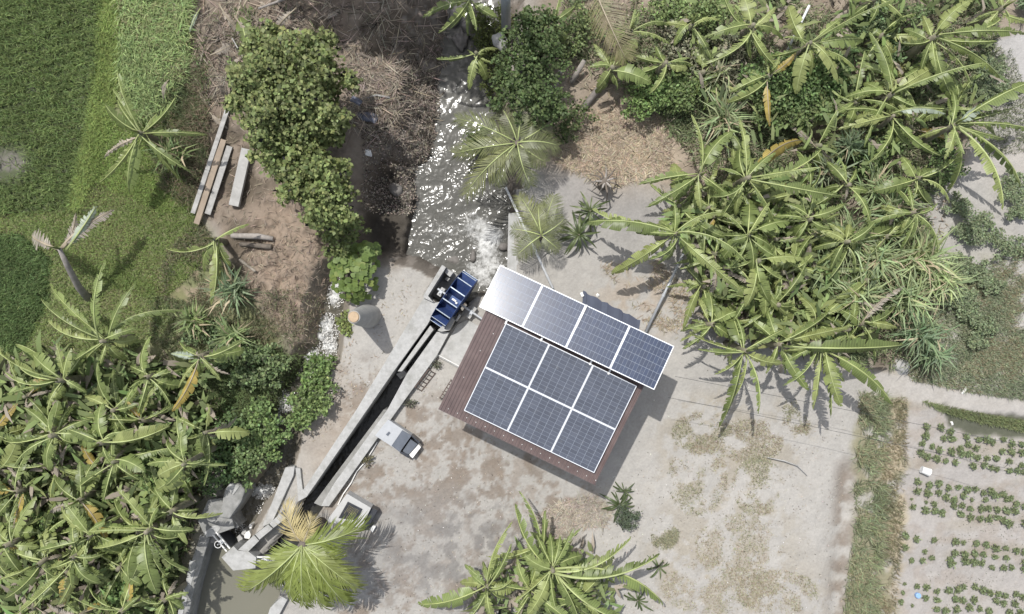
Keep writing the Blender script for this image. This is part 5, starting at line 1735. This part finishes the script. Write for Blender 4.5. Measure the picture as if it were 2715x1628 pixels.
for lab, sp, h, n, base in (
        ("leafy bush over the stream beside the lower rapids", [(835, 1005, 44, 50), (860, 965, 28, 28)], .8, 1700, (.10, .15, .04)),
        ("bright leafy bush at the stream's bend above the forked wall", [(805, 1078, 42, 40), (850, 1055, 36, 42), (790, 1115, 34, 30)], .8, 1900, (.105, .155, .042)),
        ("dark leafy bush left of the stream, below the white rapids", [(695, 1100, 48, 50), (715, 1165, 45, 40)], .9, 1900, (.10, .14, .042)),
        ("grassy bush left of the stream at the grove's edge", [(690, 940, 65, 42), (650, 990, 48, 42), (720, 985, 36, 36)], .7, 2000, (.095, .125, .045)),
        ("bushy growth at the stream mouth beside the platform", [(672, 1205, 44, 40), (640, 1240, 40, 40), (660, 1165, 42, 36)], .9, 2000, (.10, .135, .045)),
        ("dark bush beneath the grove between banana stems and platform", [(590, 1200, 55, 60), (560, 1270, 45, 45), (610, 1130, 50, 50)], .9, 2300, (.075, .11, .036)),
        ("small green tuft on the strip beside the upper rapids", [(912, 860, 16, 32)], .35, 420, (.12, .165, .04)),
        ("small round bush in the bottom left grove", [(320, 1580, 60, 50), (350, 1550, 40, 40)], 1.3, 2300, (.095, .14, .04)),
        ("yellow-green vine bush in the middle of the left grove", [(420, 1260, 55, 45), (400, 1220, 40, 30)], 1.5, 1700, (.10, .14, .04)),
        ("green weed bush at the left of the grove between stems", [(130, 1390, 45, 50), (150, 1430, 40, 35)], 1.2, 1400, (.10, .145, .042)),
        ("weedy bush on the left bank below the young banana plant", [(550, 880, 60, 40), (600, 930, 50, 45)], .6, 1600, (.09, .12, .045))):
    shrub("stream_bush", lab, "bush", sp, h, int(n * .8), .09, base, SB, var=.45, boost=True, flat=.5)
shrub("daisy_bush", "small rounded pale green bush beside the strap-leaved plant below the shed", "bush", [(1662, 1372, 33, 33)], .5, 1000, .05, (.12, .15, .075))
shrub("ornamental_plant", "small yellow-tinged plant at the foot of the flume beside the white conduit", "plant", [(972, 1220, 18, 14)], .25, 240, .05, (.16, .15, .07))
shrub("ornamental_plant", "small plant beside the white conduit above the ladder frame", "plant", [(1158, 965, 16, 14)], .2, 120, .05, (.15, .155, .085))
shrub("ornamental_plant", "small dark plant by the flume below the ladder frame", "plant", [(1084, 1070, 16, 14)], .2, 130, .05, (.12, .13, .07))
shrub("tall_tree", "tall tree above the top edge whose shade darkens the river gorge", "tree", [(965, -330, 150, 120), (1060, -300, 120, 100), (880, -300, 100, 90)], 6.5, 5500, .15, (.10, .14, .045))
shrub("tall_tree", "tall tree above the top edge whose shade falls on the brush heap", "tree", [(700, -330, 130, 110), (790, -300, 110, 90)], 6.0, 4200, .15, (.10, .14, .045))
# bean rows
BR = "bean bushes in the rows at the right edge"
beans = [(2545, 540, 34), (2590, 585, 42), (2635, 625, 46), (2680, 660, 42), (2560, 620, 34), (2700, 520, 40), (2690, 480, 34), (2700, 560, 28), (2545, 695, 34), (2590, 720, 36), (2630, 755, 34), (2550, 730, 24),
         (2535, 800, 32), (2570, 830, 34), (2610, 870, 34), (2560, 780, 24), (2590, 905, 26), (2610, 190, 45), (2650, 240, 40), (2600, 240, 36), (2640, 180, 36)]
BLAB = []
ORD = ["topmost", "second from the top", "third from the top", "fourth from the top", "fifth from the top", "lowest"]
for i, (x, y, r) in enumerate(beans):
    if i < 5: BLAB.append("bean bush in the longest diagonal row, " + ORD[i])
    elif i < 8: BLAB.append("bean bush in the short row at the right frame edge, " + ["topmost" if i == 6 else "middle one", "topmost", "lowest"][i - 5])
    elif i < 12: BLAB.append("bean bush in the diagonal row beside the reeds' tips, " + ["topmost", "third from the top", "lowest", "second from the top"][i - 8])
    elif i < 17: BLAB.append("bean bush in the lowest diagonal row, " + ["second from the top", "third from the top", "fourth from the top", "topmost", "lowest"][i - 12])
    else: BLAB.append("leafy bush in the patch beside the concrete road, " + ["upper left one", "lower right one", "lower left one", "upper right one"][i - 17])
for i, (x, y, r) in enumerate(beans):
    shrub("bean_bush", BLAB[i], "bush", [(x, y, r, r * .8)],   .36, 900, .058, (.225, .27, .12), BR, trunk=False, flat=.35)

# round-leaved plant: each leaf a part
rl = thing("round_leaf_plant", "round mound of big overlapping round leaves beside the river bank", "plant", onground(938, 720))
mb = MB()
n = 11
vs_ = [(0, 0, -.012)] + [((1 + .06 * math.sin(3 * a)) * (.55 if k == 0 else 1) * math.cos(a), (1 + .06 * math.cos(2 * a)) * math.sin(a) * .95, .10 * math.cos(2 * a) * .5) for k, a in enumerate(2 * PI * i / n for i in range(n))]
mb.add(vs_, [(0, i + 1, (i + 1) % n + 1) for i in range(n)])
RL = mb.mesh("leaf", M['round'], True)
rr = random.Random(3)
for (cx, cy, rx, ry, nL) in ((940, 724, 68, 78, 230), (972, 668, 36, 38, 60), (905, 690, 36, 42, 45)):
    for i in range(nL):
        a, q = rr.uniform(0, 6.28), rr.random() ** .5
        z = .95 * math.sqrt(max(.05, 1 - q * q)) + rr.uniform(-.1, .08) + .15
        p = G(cx + rx * q * math.cos(a), cy + ry * q * math.sin(a), z) - Vector(rl.location)
        s = rr.uniform(.065, .105)
        tl = .75 * q
        o = ob("leaf", RL, rl, p, (rr.uniform(-.25, .25) + tl * -math.sin(a), rr.uniform(-.25, .25) + tl * math.cos(a), 0), (s, s, s))
        o.rotation_euler = (tl * math.sin(a) + rr.uniform(-.3, .3), tl * math.cos(a) + rr.uniform(-.3, .3), rr.uniform(0, 6.28) * 0)
mb = MB()
for k in range(9):
    a = k * .7
    mb.tube([(0, 0, -.2), (.25 * math.cos(a), .3 * math.sin(a), .5), (.45 * math.cos(a), .55 * math.sin(a), .8)], [.02, .015, .01], 5)
ob("stems", mb.mesh("stems", M['stem']), rl)


# reeds and elephant grass: one mesh per clump
def reed(sx, sy, R, n, col, lab, grp, w=.03, h=.3, dirn=None, name="reed_clump", dry=.1, seed=0):
    r = np.random.default_rng(int(sx + 3 * sy) + seed)
    p = onground(sx, sy)
    az = r.random(n) * 6.283 if dirn is None else r.normal(dirn, .7, n)
    P = np.stack([r.normal(0, R * .14, n), r.normal(0, R * .14, n), np.full(n, 0.0)], 1)
    P[:, 2] = r.uniform(0, h * 2.4, n)
    c = np.array(col)[None] * (1 + r.normal(0, .22, (n, 1))) * (1 + r.normal(0, .05, (n, 3)))
    k = r.random(n) < dry
    c[k] = np.array([.30, .25, .17]) * r.uniform(.7, 1.1, (k.sum(), 1))
    # three-part curved blades
    L = R * r.uniform(.7, 1.35, n)
    c = c * 1.9
    V, T, cc = blades(P, L, w * 1.5 * r.uniform(.6, 1.2, n), az, r.uniform(.15, .75, n), r.uniform(.5, 1.35, n), np.clip(c, .01, .6))
    return tag(ob(name, tri_mesh(name, V, T, cc, [M['grasscol']]), None, p), lab, "reeds" if name == "reed_clump" else "grass clump", grp)


RD = "clumps of tall reed grass"
PG, BGn = (.165, .20, .105), (.115, .15, .085)
for x, y, R, n, c, lab in (
        (1902, 330, .95, 150, PG, "arching reed clump above the two upright banana leaves"), (1885, 215, .8, 60, (.19, .20, .12), "thin upright pale reed clump under the top banana leaves"),
        (2225, 400, .62, 170, BGn, "blue-green spiky reed clump in front of the dark hollow"), (2277, 20, .6, 130, BGn, "blue-green reed clump at the top edge"),
        (2170, 465, .6, 120, (.15, .17, .11), "grey-green reed clump below the spiky blue-green one"), (2291, 512, .8, 120, PG, "reed clump left of the pale upturned banana leaf's shadow"),
        (2215, 640, .95, 220, PG, "reed clump in the upper left of the reed bed"), (2290, 690, .95, 220, PG, "reed clump in the centre of the reed bed"),
        (2395, 685, 1.1, 170, (.20, .235, .12), "tall pale reed clump fanning towards the bean rows"), (2452, 745, 1.0, 150, (.20, .235, .12), "reed clump at the right end of the reed bed"),
        (2236, 785, 1.0, 220, PG, "reed clump in the lower left of the reed bed"), (2364, 790, 1.0, 220, PG, "reed clump in the lower middle of the reed bed"),
        (2400, 880, .95, 140, BGn, "dark reed clump above the pale flat stone"), (2330, 560, .9, 220, PG, "reed clump at the top of the reed bed"),
        (2150, 720, .85, 110, PG, "reed clump between two banana plants in the right clump"), (2440, 940, .6, 120, BGn, "low reed clump right of the pale flat stone"),
        (640, 770, .75, 130, BGn, "tall grass clump left of the brown earth mound"), (540, 850, .6, 120, (.14, .175, .075), "grass clump below the young banana plant"),
        (300, 1100, .6, 80, BGn, "grass clump in the dark middle of the left grove"), (2700, 20, .5, 90, BGn, "small reed clump in the top right corner"),
        (480, 420, .7, 90, (.12, .155, .07), "grass clump between the bank banana and the planks"), (640, 890, .7, 100, (.13, .165, .075), "grass clump above the grove by the pale sand")):
    reed(x, y, R, n, c, lab, RD)

# crop plants
ZB = (2035, 1085, 1 / 2.732)
crop_pts = [(1145, 125), (1135, 190), (1115, 245), (1185, 265), (1235, 290), (1100, 310), (1145, 340), (1215, 350), (1280, 370), (1350, 380), (1245, 125), (1315, 155), (1265, 205), (1325, 210), (1430, 195),
            (1320, 300), (1385, 285), (1440, 250), (1400, 320), (1450, 320), (1500, 280), (1510, 345), (1480, 405), (1520, 215), (1575, 215), (1620, 230), (1700, 215), (1760, 245), (1830, 250), (1690, 300),
            (1760, 305), (1830, 310), (1580, 350), (1645, 350), (1560, 400), (1610, 420), (1650, 430), (1740, 370), (1740, 440), (1800, 440), (1850, 450), (1830, 400),
            (1075, 520), (1160, 545), (1230, 535), (1075, 590), (1150, 605), (1305, 565), (1375, 560), (1435, 580), (1495, 575), (1230, 600), (1280, 630), (1340, 650), (1410, 620), (1475, 655, .6), (1555, 600),
            (1610, 590), (1570, 650), (1640, 620), (1700, 610), (1750, 640), (1720, 650), (1790, 680), (1850, 700), (1045, 705), (1130, 725), (1200, 680), (1200, 730), (1255, 745), (1340, 690), (1400, 690),
            (1145, 670, .5), (1390, 755), (1460, 715), (1540, 710), (1590, 715), (1655, 720), (1720, 730), (1780, 730), (1460, 775), (1530, 785), (1595, 790), (1655, 780), (1700, 800), (1740, 820), (1850, 820), (1040, 650, .4),
            (990, 910), (1070, 935), (1200, 940), (985, 995), (1130, 1025, .7), (1035, 1090, .8), (1115, 1090, .8), (1185, 1070, .8), (1350, 950), (1410, 960, .7), (1500, 965), (1575, 975), (1640, 1000), (1345, 1035),
            (1420, 1045), (1490, 1040), (1555, 1045), (1720, 1000), (1790, 1020), (1850, 1030), (1310, 1080), (1320, 1110), (1420, 1095), (1480, 1100), (1540, 1110), (1640, 1065), (1720, 1070), (1620, 1140, .8), (1700, 1140),
            (1760, 1140), (1850, 1100), (1850, 1150), (990, 1260, .5), (1075, 1275, .8), (1140, 1280), (975, 1325, .6), (960, 1390, .8), (1045, 1420, .5), (1135, 1360), (1220, 1315), (1220, 1375), (1300, 1305), (1370, 1300),
            (1410, 1280), (1490, 1280), (1350, 1365), (1400, 1375), (1485, 1370), (1545, 1300), (1600, 1320), (1660, 1330), (1710, 1345), (1650, 1380), (1790, 1330), (1840, 1350), (1215, 1440), (1280, 1450), (1360, 1445),
            (1450, 1430), (1530, 1440), (1590, 1455), (1700, 1400), (1780, 1400), (1740, 1460), (1820, 1460)]
CROP = []
for s in range(5):
    V, T, c = leaf_cloud(95, [(0, 0, .09, .085, .085, .07)],   .07, (.215, .255, .135), .3, 900 + s, flat=.4, aspect=.24)
    CROP.append(tri_mesh("crop_plant", V, T, c, [M['leafcol']]))
BAND = ["topmost", "second", "third", "lowest"]
for i, q in enumerate(crop_pts):
    bi = 0 if q[1] < 480 else 1 if q[1] < 860 else 2 if q[1] < 1200 else 3
    s = q[2] if len(q) > 2 else rnd.uniform(.8, 1.1)
    p = onground(ZB[0] + q[0] * ZB[2], ZB[1] + q[1] * ZB[2])
    tag(ob("crop_plant", CROP[i % 5], None, p, (0, 0, rnd.uniform(0, 6.28)), (s, s, s)), "small leafy crop plant in the %s of the four bands in the soil field" % BAND[bi], "crop plant", "crop plants in the %s band" % BAND[bi])


# ---- grass and litter that nobody could count
def field(name, poly, n, L, w, col, var=.25, lean=(.1, .6), curve=(.2, .9), az=None, azs=.6, seed=0, cond=None, kind="stuff", dry=None, dz=0.0, hi=0.0):
    r = np.random.default_rng(seed + 100)
    q = rand_in(poly, n, seed)
    if cond is not None:
        q = q[cond(q[:, 0], q[:, 1], r)]
    n = len(q)
    x, y = (q[:, 0] - 1357.5) * PX, (814 - q[:, 1]) * PX
    P = np.stack([x, y, gz(x, y) + dz + hi * r.random(n)], 1)
    a = r.random(n) * 6.283 if az is None else r.normal(az, azs, n)
    patch = fbm(q[:, 0], q[:, 1], 60)
    c = np.array(col)[None] * np.array([1, 1, 1.15 if col[1] >= col[0] else 1.0]) * (1 + r.normal(0, var, (n, 1))) * (.72 + .56 * patch)[:, None] * (1 + r.normal(0, .05, (n, 3)))
    if dry is not None:
        k = r.random(n) < dry[1] * (patch > .45)
        c[k] = np.array(dry[0]) * r.uniform(.7, 1.2, (k.sum(), 1))
    V, T, cc = blades(P, L * r.uniform(.5, 1.3, n), w * r.uniform(.6, 1.3, n), a, r.uniform(*lean, n), r.uniform(*curve, n), np.clip(c, .01, .7))
    return tag(ob(name, tri_mesh(name, V, T, cc, [M['grasscol']])), kind=kind)


def cond_patch(s, lo, hi, off=0):
    return lambda x, y, r: r.random(len(x)) < sstep(lo, hi, fbm(x + off, y, s))


STRAW = (.36, .295, .215)
field("rice_plants", [(-100, -60), (278, -60), (262, 180), (222, 400), (190, 560), (-100, 575)], 42000, .22, .016, (.215, .28, .095), .35, (.05, .7), (.1, .7), seed=1,
      cond=lambda x, y, r: (((x - 15) / 62) ** 2 + ((y - 428) / 62) ** 2 + (fbm(x, y, 24) - .5) * 2.2 > r.uniform(.1, 1.2, len(x))) & (r.random(len(x)) < .22 + .78 * (np.abs(((y + .25 * x) / 26) % 1 - .5) < .33)))
field("rice_plants", [(-100, 620), (60, 622), (140, 690), (125, 800), (60, 930), (-100, 1000)], 15000, .22, .016, (.17, .24, .085), .3, (.05, .7), (.1, .7), seed=2)
field("bund_grass", [(262, -60), (340, -60), (330, 180), (290, 330), (250, 480), (215, 560), (180, 560), (218, 400), (258, 180)], 13000, .17, .014, (.25, .32, .09), .28, (.4, 1.1), (.2, .9), seed=3)
field("bank_grass", [(310, -60), (520, -60), (500, 200), (440, 300), (330, 330), (320, 180)], 11000, .38, .017, (.33, .42, .16), .3, (.3, 1.0), (.3, .9), az=-.3, azs=.9, seed=4, dry=((.3, .27, .16), .2))
field("lawn_grass", [(180, 560), (260, 420), (420, 480), (520, 560), (540, 700), (430, 800), (300, 760), (170, 680), (-100, 610), (-100, 570)], 26000, .11, .012, (.27, .35, .105), .25, seed=5, dry=((.25, .22, .12), .25))
field("lawn_grass", [(60, 600), (420, 760), (480, 860), (300, 960), (100, 960), (60, 930), (125, 800), (140, 690)], 12000, .14, .013, (.27, .34, .11), .25, seed=51, dry=((.28, .25, .15), .2))
field("lawn_grass", [(240, 330), (470, 300), (500, 560), (420, 560), (250, 480)], 12000, .14, .012, (.27, .355, .10), .25, seed=6)
field("weeds", [(520, 560), (640, 740), (740, 880), (640, 960), (520, 900), (440, 830), (430, 700)], 12000, .2, .013, (.175, .20, .095), .3, seed=7, cond=cond_patch(60, .35, .55), dry=((.33, .28, .19), .4))
field("weeds", [(420, 200), (560, 180), (560, 400), (500, 560), (430, 500), (400, 330)], 6000, .3, .012, (.15, .18, .08), .35, seed=8, dry=((.30, .24, .17), .5))
field("weeds", [(620, 900), (860, 960), (850, 1060), (740, 1200), (600, 1290), (570, 1000)], 9000, .28, .016, (.15, .195, .075), .35, (.2, .9), (.3, 1.0), seed=9, cond=lambda x, y, r: pline(x, y, STREAM) > 24)
field("weeds", [(400, 780), (520, 800), (640, 900), (620, 1000), (480, 960), (400, 900)], 7000, .16, .013, (.23, .27, .12), .3, seed=52, cond=cond_patch(60, .25, .5), dry=((.36, .31, .22), .3))
field("weeds", [(690, 780), (800, 760), (868, 800), (850, 900), (815, 935), (720, 900)], 2600, .14, .013, (.20, .22, .11), .35, seed=53, cond=cond_patch(50, .3, .6), dry=((.34, .28, .20), .6))
field("brush_litter", [(640, 620), (860, 640), (868, 790), (815, 935), (700, 880)], 900, .14, .013, (.27, .225, .175), .45, seed=54, lean=(1.2, 1.56), curve=(-.1, .1), dz=.02)
field("undergrowth", [(-80, 950), (250, 930), (560, 960), (600, 1150), (540, 1280), (500, 1440), (440, 1640), (-80, 1660)], 22000, .32, .028, (.17, .21, .08), .4, (.2, 1.1), (.2, .9), seed=10, dry=((.32, .27, .21), .3))
field("undergrowth", [(1480, -60), (2660, -60), (2640, 90), (2560, 420), (2450, 540), (2480, 700), (2450, 960), (2300, 990), (2060, 880), (1930, 800), (1880, 480), (1740, 300), (1500, 140)], 56000, .3, .024, (.21, .25, .115), .4, (.2, 1.1), (.2, .9), seed=11, cond=cond_patch(90, .30, .56), dry=((.40, .35, .26), .35))
field("verge_grass", [(2275, 1040), (2350, 1050), (2345, 1300), (2320, 1660), (2235, 1660), (2262, 1420), (2270, 1250)], 7000, .30, .016, (.27, .30, .155), .28, (.3, 1.0), (.3, .9), az=.2, azs=1.3, seed=12, cond=cond_patch(45, .27, .52), dry=((.36, .32, .21), .35))
field("verge_grass", [(2340, 1060), (2405, 1050), (2400, 1300), (2370, 1660), (2320, 1660)], 4200, .18, .012, (.25, .24, .14), .25, seed=13, cond=cond_patch(50, .3, .6), dry=((.40, .33, .22), .6))
field("path_grass", [(2440, 1062), (2560, 1088), (2740, 1120), (2740, 1150), (2560, 1112), (2490, 1090)], 3000, .14, .013, (.25, .285, .125), .25, seed=14)
field("meadow_grass", [(2420, 900), (2480, 760), (2740, 640), (2740, 1065), (2560, 1040), (2400, 1005)], 26000, .13, .013, (.28, .32, .175), .3, seed=15, cond=cond_patch(70, .28, .55), dry=((.34, .29, .19), .4))
field("meadow_grass", [(2560, 90), (2680, 130), (2720, 250), (2740, 400), (2600, 420), (2560, 300)], 5000, .12, .012, (.175, .20, .095), .3, seed=16, cond=cond_patch(60, .35, .55))
for i, (cx, cy, rx, ry) in enumerate(((1860, 1150, 80, 60), (1850, 1270, 80, 100), (1990, 1170, 90, 60), (2010, 1290, 70, 80), (1960, 1450, 120, 90), (1890, 1560, 140, 70), (2060, 1570, 110, 60), (1760, 1420, 40, 35), (2110, 1110, 40, 60))):
    field("dry_turf", [(cx + rx * math.cos(a), cy + ry * math.sin(a)) for a in np.arange(0, 6.28, .4)], 3000, .07, .010, (.31, .305, .20), .3, seed=20 + i, cond=cond_patch(42, .36, .62), dry=((.31, .255, .19), .5), lean=(.5, 1.4))
field("field_weeds", [(2400, 1160), (2740, 1180), (2740, 1650), (2370, 1650)], 2600, .05, .010, (.16, .165, .10), .3, seed=31, cond=lambda x, y, r: r.random(len(x)) < sstep(.5, .7, fbm(x * .4, y * 1.2, 40)))
tang0 = dict(lean=(.8, 1.5), curve=(.0, .9), dz=.15, hi=.6)
field("undergrowth", [(1330, 1500), (1440, 1420), (1560, 1440), (1640, 1530), (1600, 1650), (1260, 1650), (1270, 1560)], 420, .5, .09, (.20, .25, .09), .35, seed=73, dry=((.38, .33, .27), .3), **tang0)
tang = dict(lean=(.8, 1.5), curve=(.0, .9), dz=.25, hi=.8)
field("undergrowth", [(-80, 950), (250, 930), (560, 960), (590, 1150), (520, 1280), (480, 1440), (430, 1640), (-80, 1640)], 2300, .62, .12, (.19, .24, .085), .35, seed=70, dry=((.36, .31, .25), .3), **tang)
field("undergrowth", [(1760, 560), (1960, 460), (2150, 500), (2170, 700), (2300, 890), (2120, 920), (1900, 870), (1840, 740)], 950, .6, .11, (.20, .25, .09), .35, seed=71, dry=((.38, .33, .27), .2), **tang)
field("undergrowth", [(1760, -40), (2600, -40), (2580, 400), (2420, 500), (2000, 400), (1780, 200)], 1100, .5, .09, (.20, .25, .09), .35, seed=72, cond=cond_patch(80, .4, .55), dry=((.38, .33, .27), .2), **tang)
# straw, sticks and fallen leaves: blades lying almost flat
flat_ = dict(lean=(1.25, 1.56), curve=(-.1, .1), dz=.02)
field("straw_litter", [(1480, 290), (1760, 300), (1790, 450), (1620, 500), (1470, 430)], 5200, .20, .014, (.42, .35, .26), .3, seed=40, **flat_)
field("straw_litter", [(1590, 700), (1750, 690), (1850, 800), (1800, 900), (1700, 850)], 2600, .13, .013, (.40, .34, .25), .3, seed=41, cond=cond_patch(50, .4, .6), **flat_)
field("straw_litter", [(1420, 1370), (1480, 1330), (1570, 1310), (1630, 1350), (1600, 1400), (1530, 1400), (1500, 1450), (1440, 1430)], 2000, .17, .012, (.44, .39, .32), .25, seed=42, **flat_)
field("brush_litter", [(470, -60), (1180, -60), (1160, 400), (1000, 420), (900, 120), (600, 300), (470, 250)], 9000, .24, .014, (.215, .185, .15), .6, seed=43, cond=cond_patch(70, .34, .58), **flat_)
field("brush_litter", [(910, 180), (1080, 160), (1070, 330), (930, 360)], 3400, .32, .014, (.31, .262, .21), .45, seed=44, cond=cond_patch(45, .3, .55), **flat_)
field("brush_litter", [(560, 250), (650, 300), (860, 640), (860, 800), (700, 800), (600, 600), (540, 580)], 800, .18, .012, (.27, .225, .175), .45, seed=45, **flat_)
field("leaf_litter", [(-60, 1000), (560, 960), (520, 1400), (440, 1640), (-60, 1640)], 5000, .2, .03, (.30, .25, .20), .4, seed=46, **flat_)
field("leaf_litter", [(1480, -40), (2600, -40), (2460, 900), (2060, 880), (1850, 460), (1480, 200)], 7000, .17, .022, (.33, .28, .215), .4, seed=47, **flat_)
field("gravel_debris", [(960, 200), (1160, 160), (1150, 420), (1080, 560), (960, 560)], 5200, .06, .022, (.26, .225, .19), .5, seed=48, **flat_)
field("yard_pebbles", [(860, 960), (1140, 980), (1500, 1300), (1830, 880), (2240, 1060), (2240, 1640), (860, 1640)], 450, .035, .022, (.44, .42, .39), .35, seed=55, lean=(1.3, 1.5), curve=(-.1, .1), dz=.012)
field("yard_litter", [(860, 960), (1140, 980), (1500, 1300), (2240, 1100), (2240, 1640), (860, 1640)], 2600, .05, .010, (.30, .26, .21), .5, seed=49, **flat_)
field("dry_weeds", [(860, 640), (1090, 690), (1130, 760), (1000, 980), (880, 1150), (800, 1300), (830, 1000)], 900, .09, .010, (.30, .24, .17), .4, seed=50, cond=cond_patch(60, .45, .6), **flat_)

# dry hanging banana leaves at the top left, dead heap
for i, (a, b, k, lab) in enumerate((((552, 40), (528, 100), 'p', "pale curled dry banana leaf standing in the grass at the top left"), ((470, 225), (440, 262), 'd', "small pale dry leaf above the bank banana plant"),
                                    ((640, 60), (700, 160), 'd', "grey dead banana leaf hanging in the brush heap at the top"), ((600, 30), (650, 130), 'd', "dead banana leaf left of the grey one in the brush heap"),
                                    ((800, 40), (720, 110), 'd', "pale dead leaf spread over the top of the brush heap"), ((680, 165), (665, 60), 'g', "single yellow-ribbed leaf rising above the largest tree"))):
    p, e = og(*a, .5), og(*b, .4)
    d = e - p
    L = math.hypot(d.x, d.y) * 1.1
    t = thing("fallen_leaf", lab, "leaf", p)
    lm, rm = LEAF[k][i % len(LEAF[k])]
    ob("blade", lm, t, (0, 0, .05), (0, 0, math.atan2(d.y, d.x)), (L, L * 1.3, L))
    ob("midrib", rm, t, (0, 0, .05), (0, 0, math.atan2(d.y, d.x)), (L, L * 1.3, L))

for i, (x, y, a, L) in enumerate(((600, 200, 1.1, .8), (560, 150, .4, .9), (720, 30, 2.4, .9), (770, 70, -.6, .8), (860, 60, .8, .8), (530, 240, -1.2, .8), (640, 20, -2.0, 1.0),
                                   (900, 130, 2.2, .7), (500, 330, .2, .7), (560, 300, -.9, .6), (700, 120, 1.9, .8), (830, 120, -2.5, .7))):
    t = thing("fallen_leaf", "dead brown banana leaf lying in the brush heap at the top left", "leaf", og(x, y, .12), "dead banana leaves in the brush heap", a)
    lm, rm = LEAF['d'][i % 4]
    ob("blade", lm, t, None, (rnd.uniform(-.3, .3), .12, 0), (L, L * 1.3, L * .4))
    ob("midrib", rm, t, None, (rnd.uniform(-.3, .3), .12, 0), (L, L * 1.3, L * .4))
field("brush_sticks", [(470, -60), (1180, -60), (1130, 200), (1000, 380), (900, 330), (860, 120), (600, 300), (470, 250)], 900, .55, .018, (.33, .28, .22), .4, seed=60, **flat_)
field("brush_weeds", [(470, -60), (900, -60), (880, 110), (600, 260), (470, 330)], 2500, .25, .02, (.16, .21, .08), .4, seed=61, cond=cond_patch(60, .48, .62))

# ------------------------------------------------------------------ small things
bk = thing("bucket", "white plastic bucket lying on its side in the soil field", "bucket", onground(2450, 1247), rz=-.35)
mb = MB(); mb.tube([(-.11, 0, .10), (.11, 0, .115)], [.088, .105], 18)
ob("body", mb.mesh("body", M['white'], False), bk)
mb = MB(); mb.tube([(-.125, 0, .10), (-.111, 0, .10)], [.094, .094], 18)
ob("rim", mb.mesh("rim", M['pvc']), bk)
mb = MB(); mb.tube([(-.115, .09 * math.cos(a), .10 + .09 * math.sin(a)) for a in np.linspace(2.6, 5.6, 9)], .004, 4)
ob("handle", mb.mesh("handle", M['steel']), bk)
tb = thing("plastic_tub", "light blue plastic tub between crop plants at the lower right", "tub", onground(2431, 1577))
mb = MB(); mb.prism([(.075 * math.cos(a), .075 * math.sin(a), .10) for a in np.arange(.4, 6.6, PI / 4)], 0)
ob("body", mb.mesh("body", M['bluepl']), tb, bevel=.01)
mb = MB(); mb.box((0, 0, .106), (.09, .07, .01), .4)
ob("lid", mb.mesh("lid", M['bluepl']), tb)


def crumple(name, sx, sy, lx, ly, mat, lab, cat, seed, dz=.05):
    r = np.random.default_rng(seed)
    n = 12
    g = np.linspace(-.5, .5, n)
    X, Y = np.meshgrid(g, g)
    Z = (fbm(X * 10 + seed, Y * 10, 3) - .4) * min(lx, ly) * .55 - (X ** 2 + Y ** 2) * .12
    k = 1 + (fbm(X * 8 + seed * 3, Y * 8, 4) - .5) * .9
    V = np.stack([X * lx * k, Y * ly * k, Z], -1).reshape(-1, 3)
    i = np.arange(n * n).reshape(n, n)
    a, b, c, d = i[:-1, :-1].ravel(), i[:-1, 1:].ravel(), i[1:, 1:].ravel(), i[1:, :-1].ravel()
    T = np.concatenate([np.stack([a, b, c], 1), np.stack([a, c, d], 1)])
    return tag(ob(name, tri_mesh(name, V, T, None, [mat], True), None, og(sx, sy, dz), (0, 0, seed)), lab, cat)


crumple("rag", 975, 312, .50, .24, M['cloth'], "faded blue rag draped on the brush heap beside the largest tree", "rag", 6, .12)
crumple("rag", 945, 268, .28, .16, M['cloth'], "small grey-blue rag just above the larger blue rag", "rag", 9, .1)
crumple("plastic_scrap", 977, 405, .18, .16, M['white'], "white plastic scrap at the foot of the smaller tree", "litter", 3)
crumple("plastic_scrap", 2556, 1035, .20, .07, M['white'], "white plastic scrap on the grass beside the pale track", "litter", 4)
crumple("plastic_scrap", 2523, 1122, .12, .06, M['white'], "white plastic scrap at the edge of the dark garden bed", "litter", 5)
crumple("plastic_scrap", 2433, 702, .16, .18, M['white'], "white plastic scrap at the edge of the reeds", "litter", 8)
crumple("plastic_scrap", 1585, 783, .10, .08, M['white'], "white scrap on the straw behind the slate blue lean-to", "litter", 12)
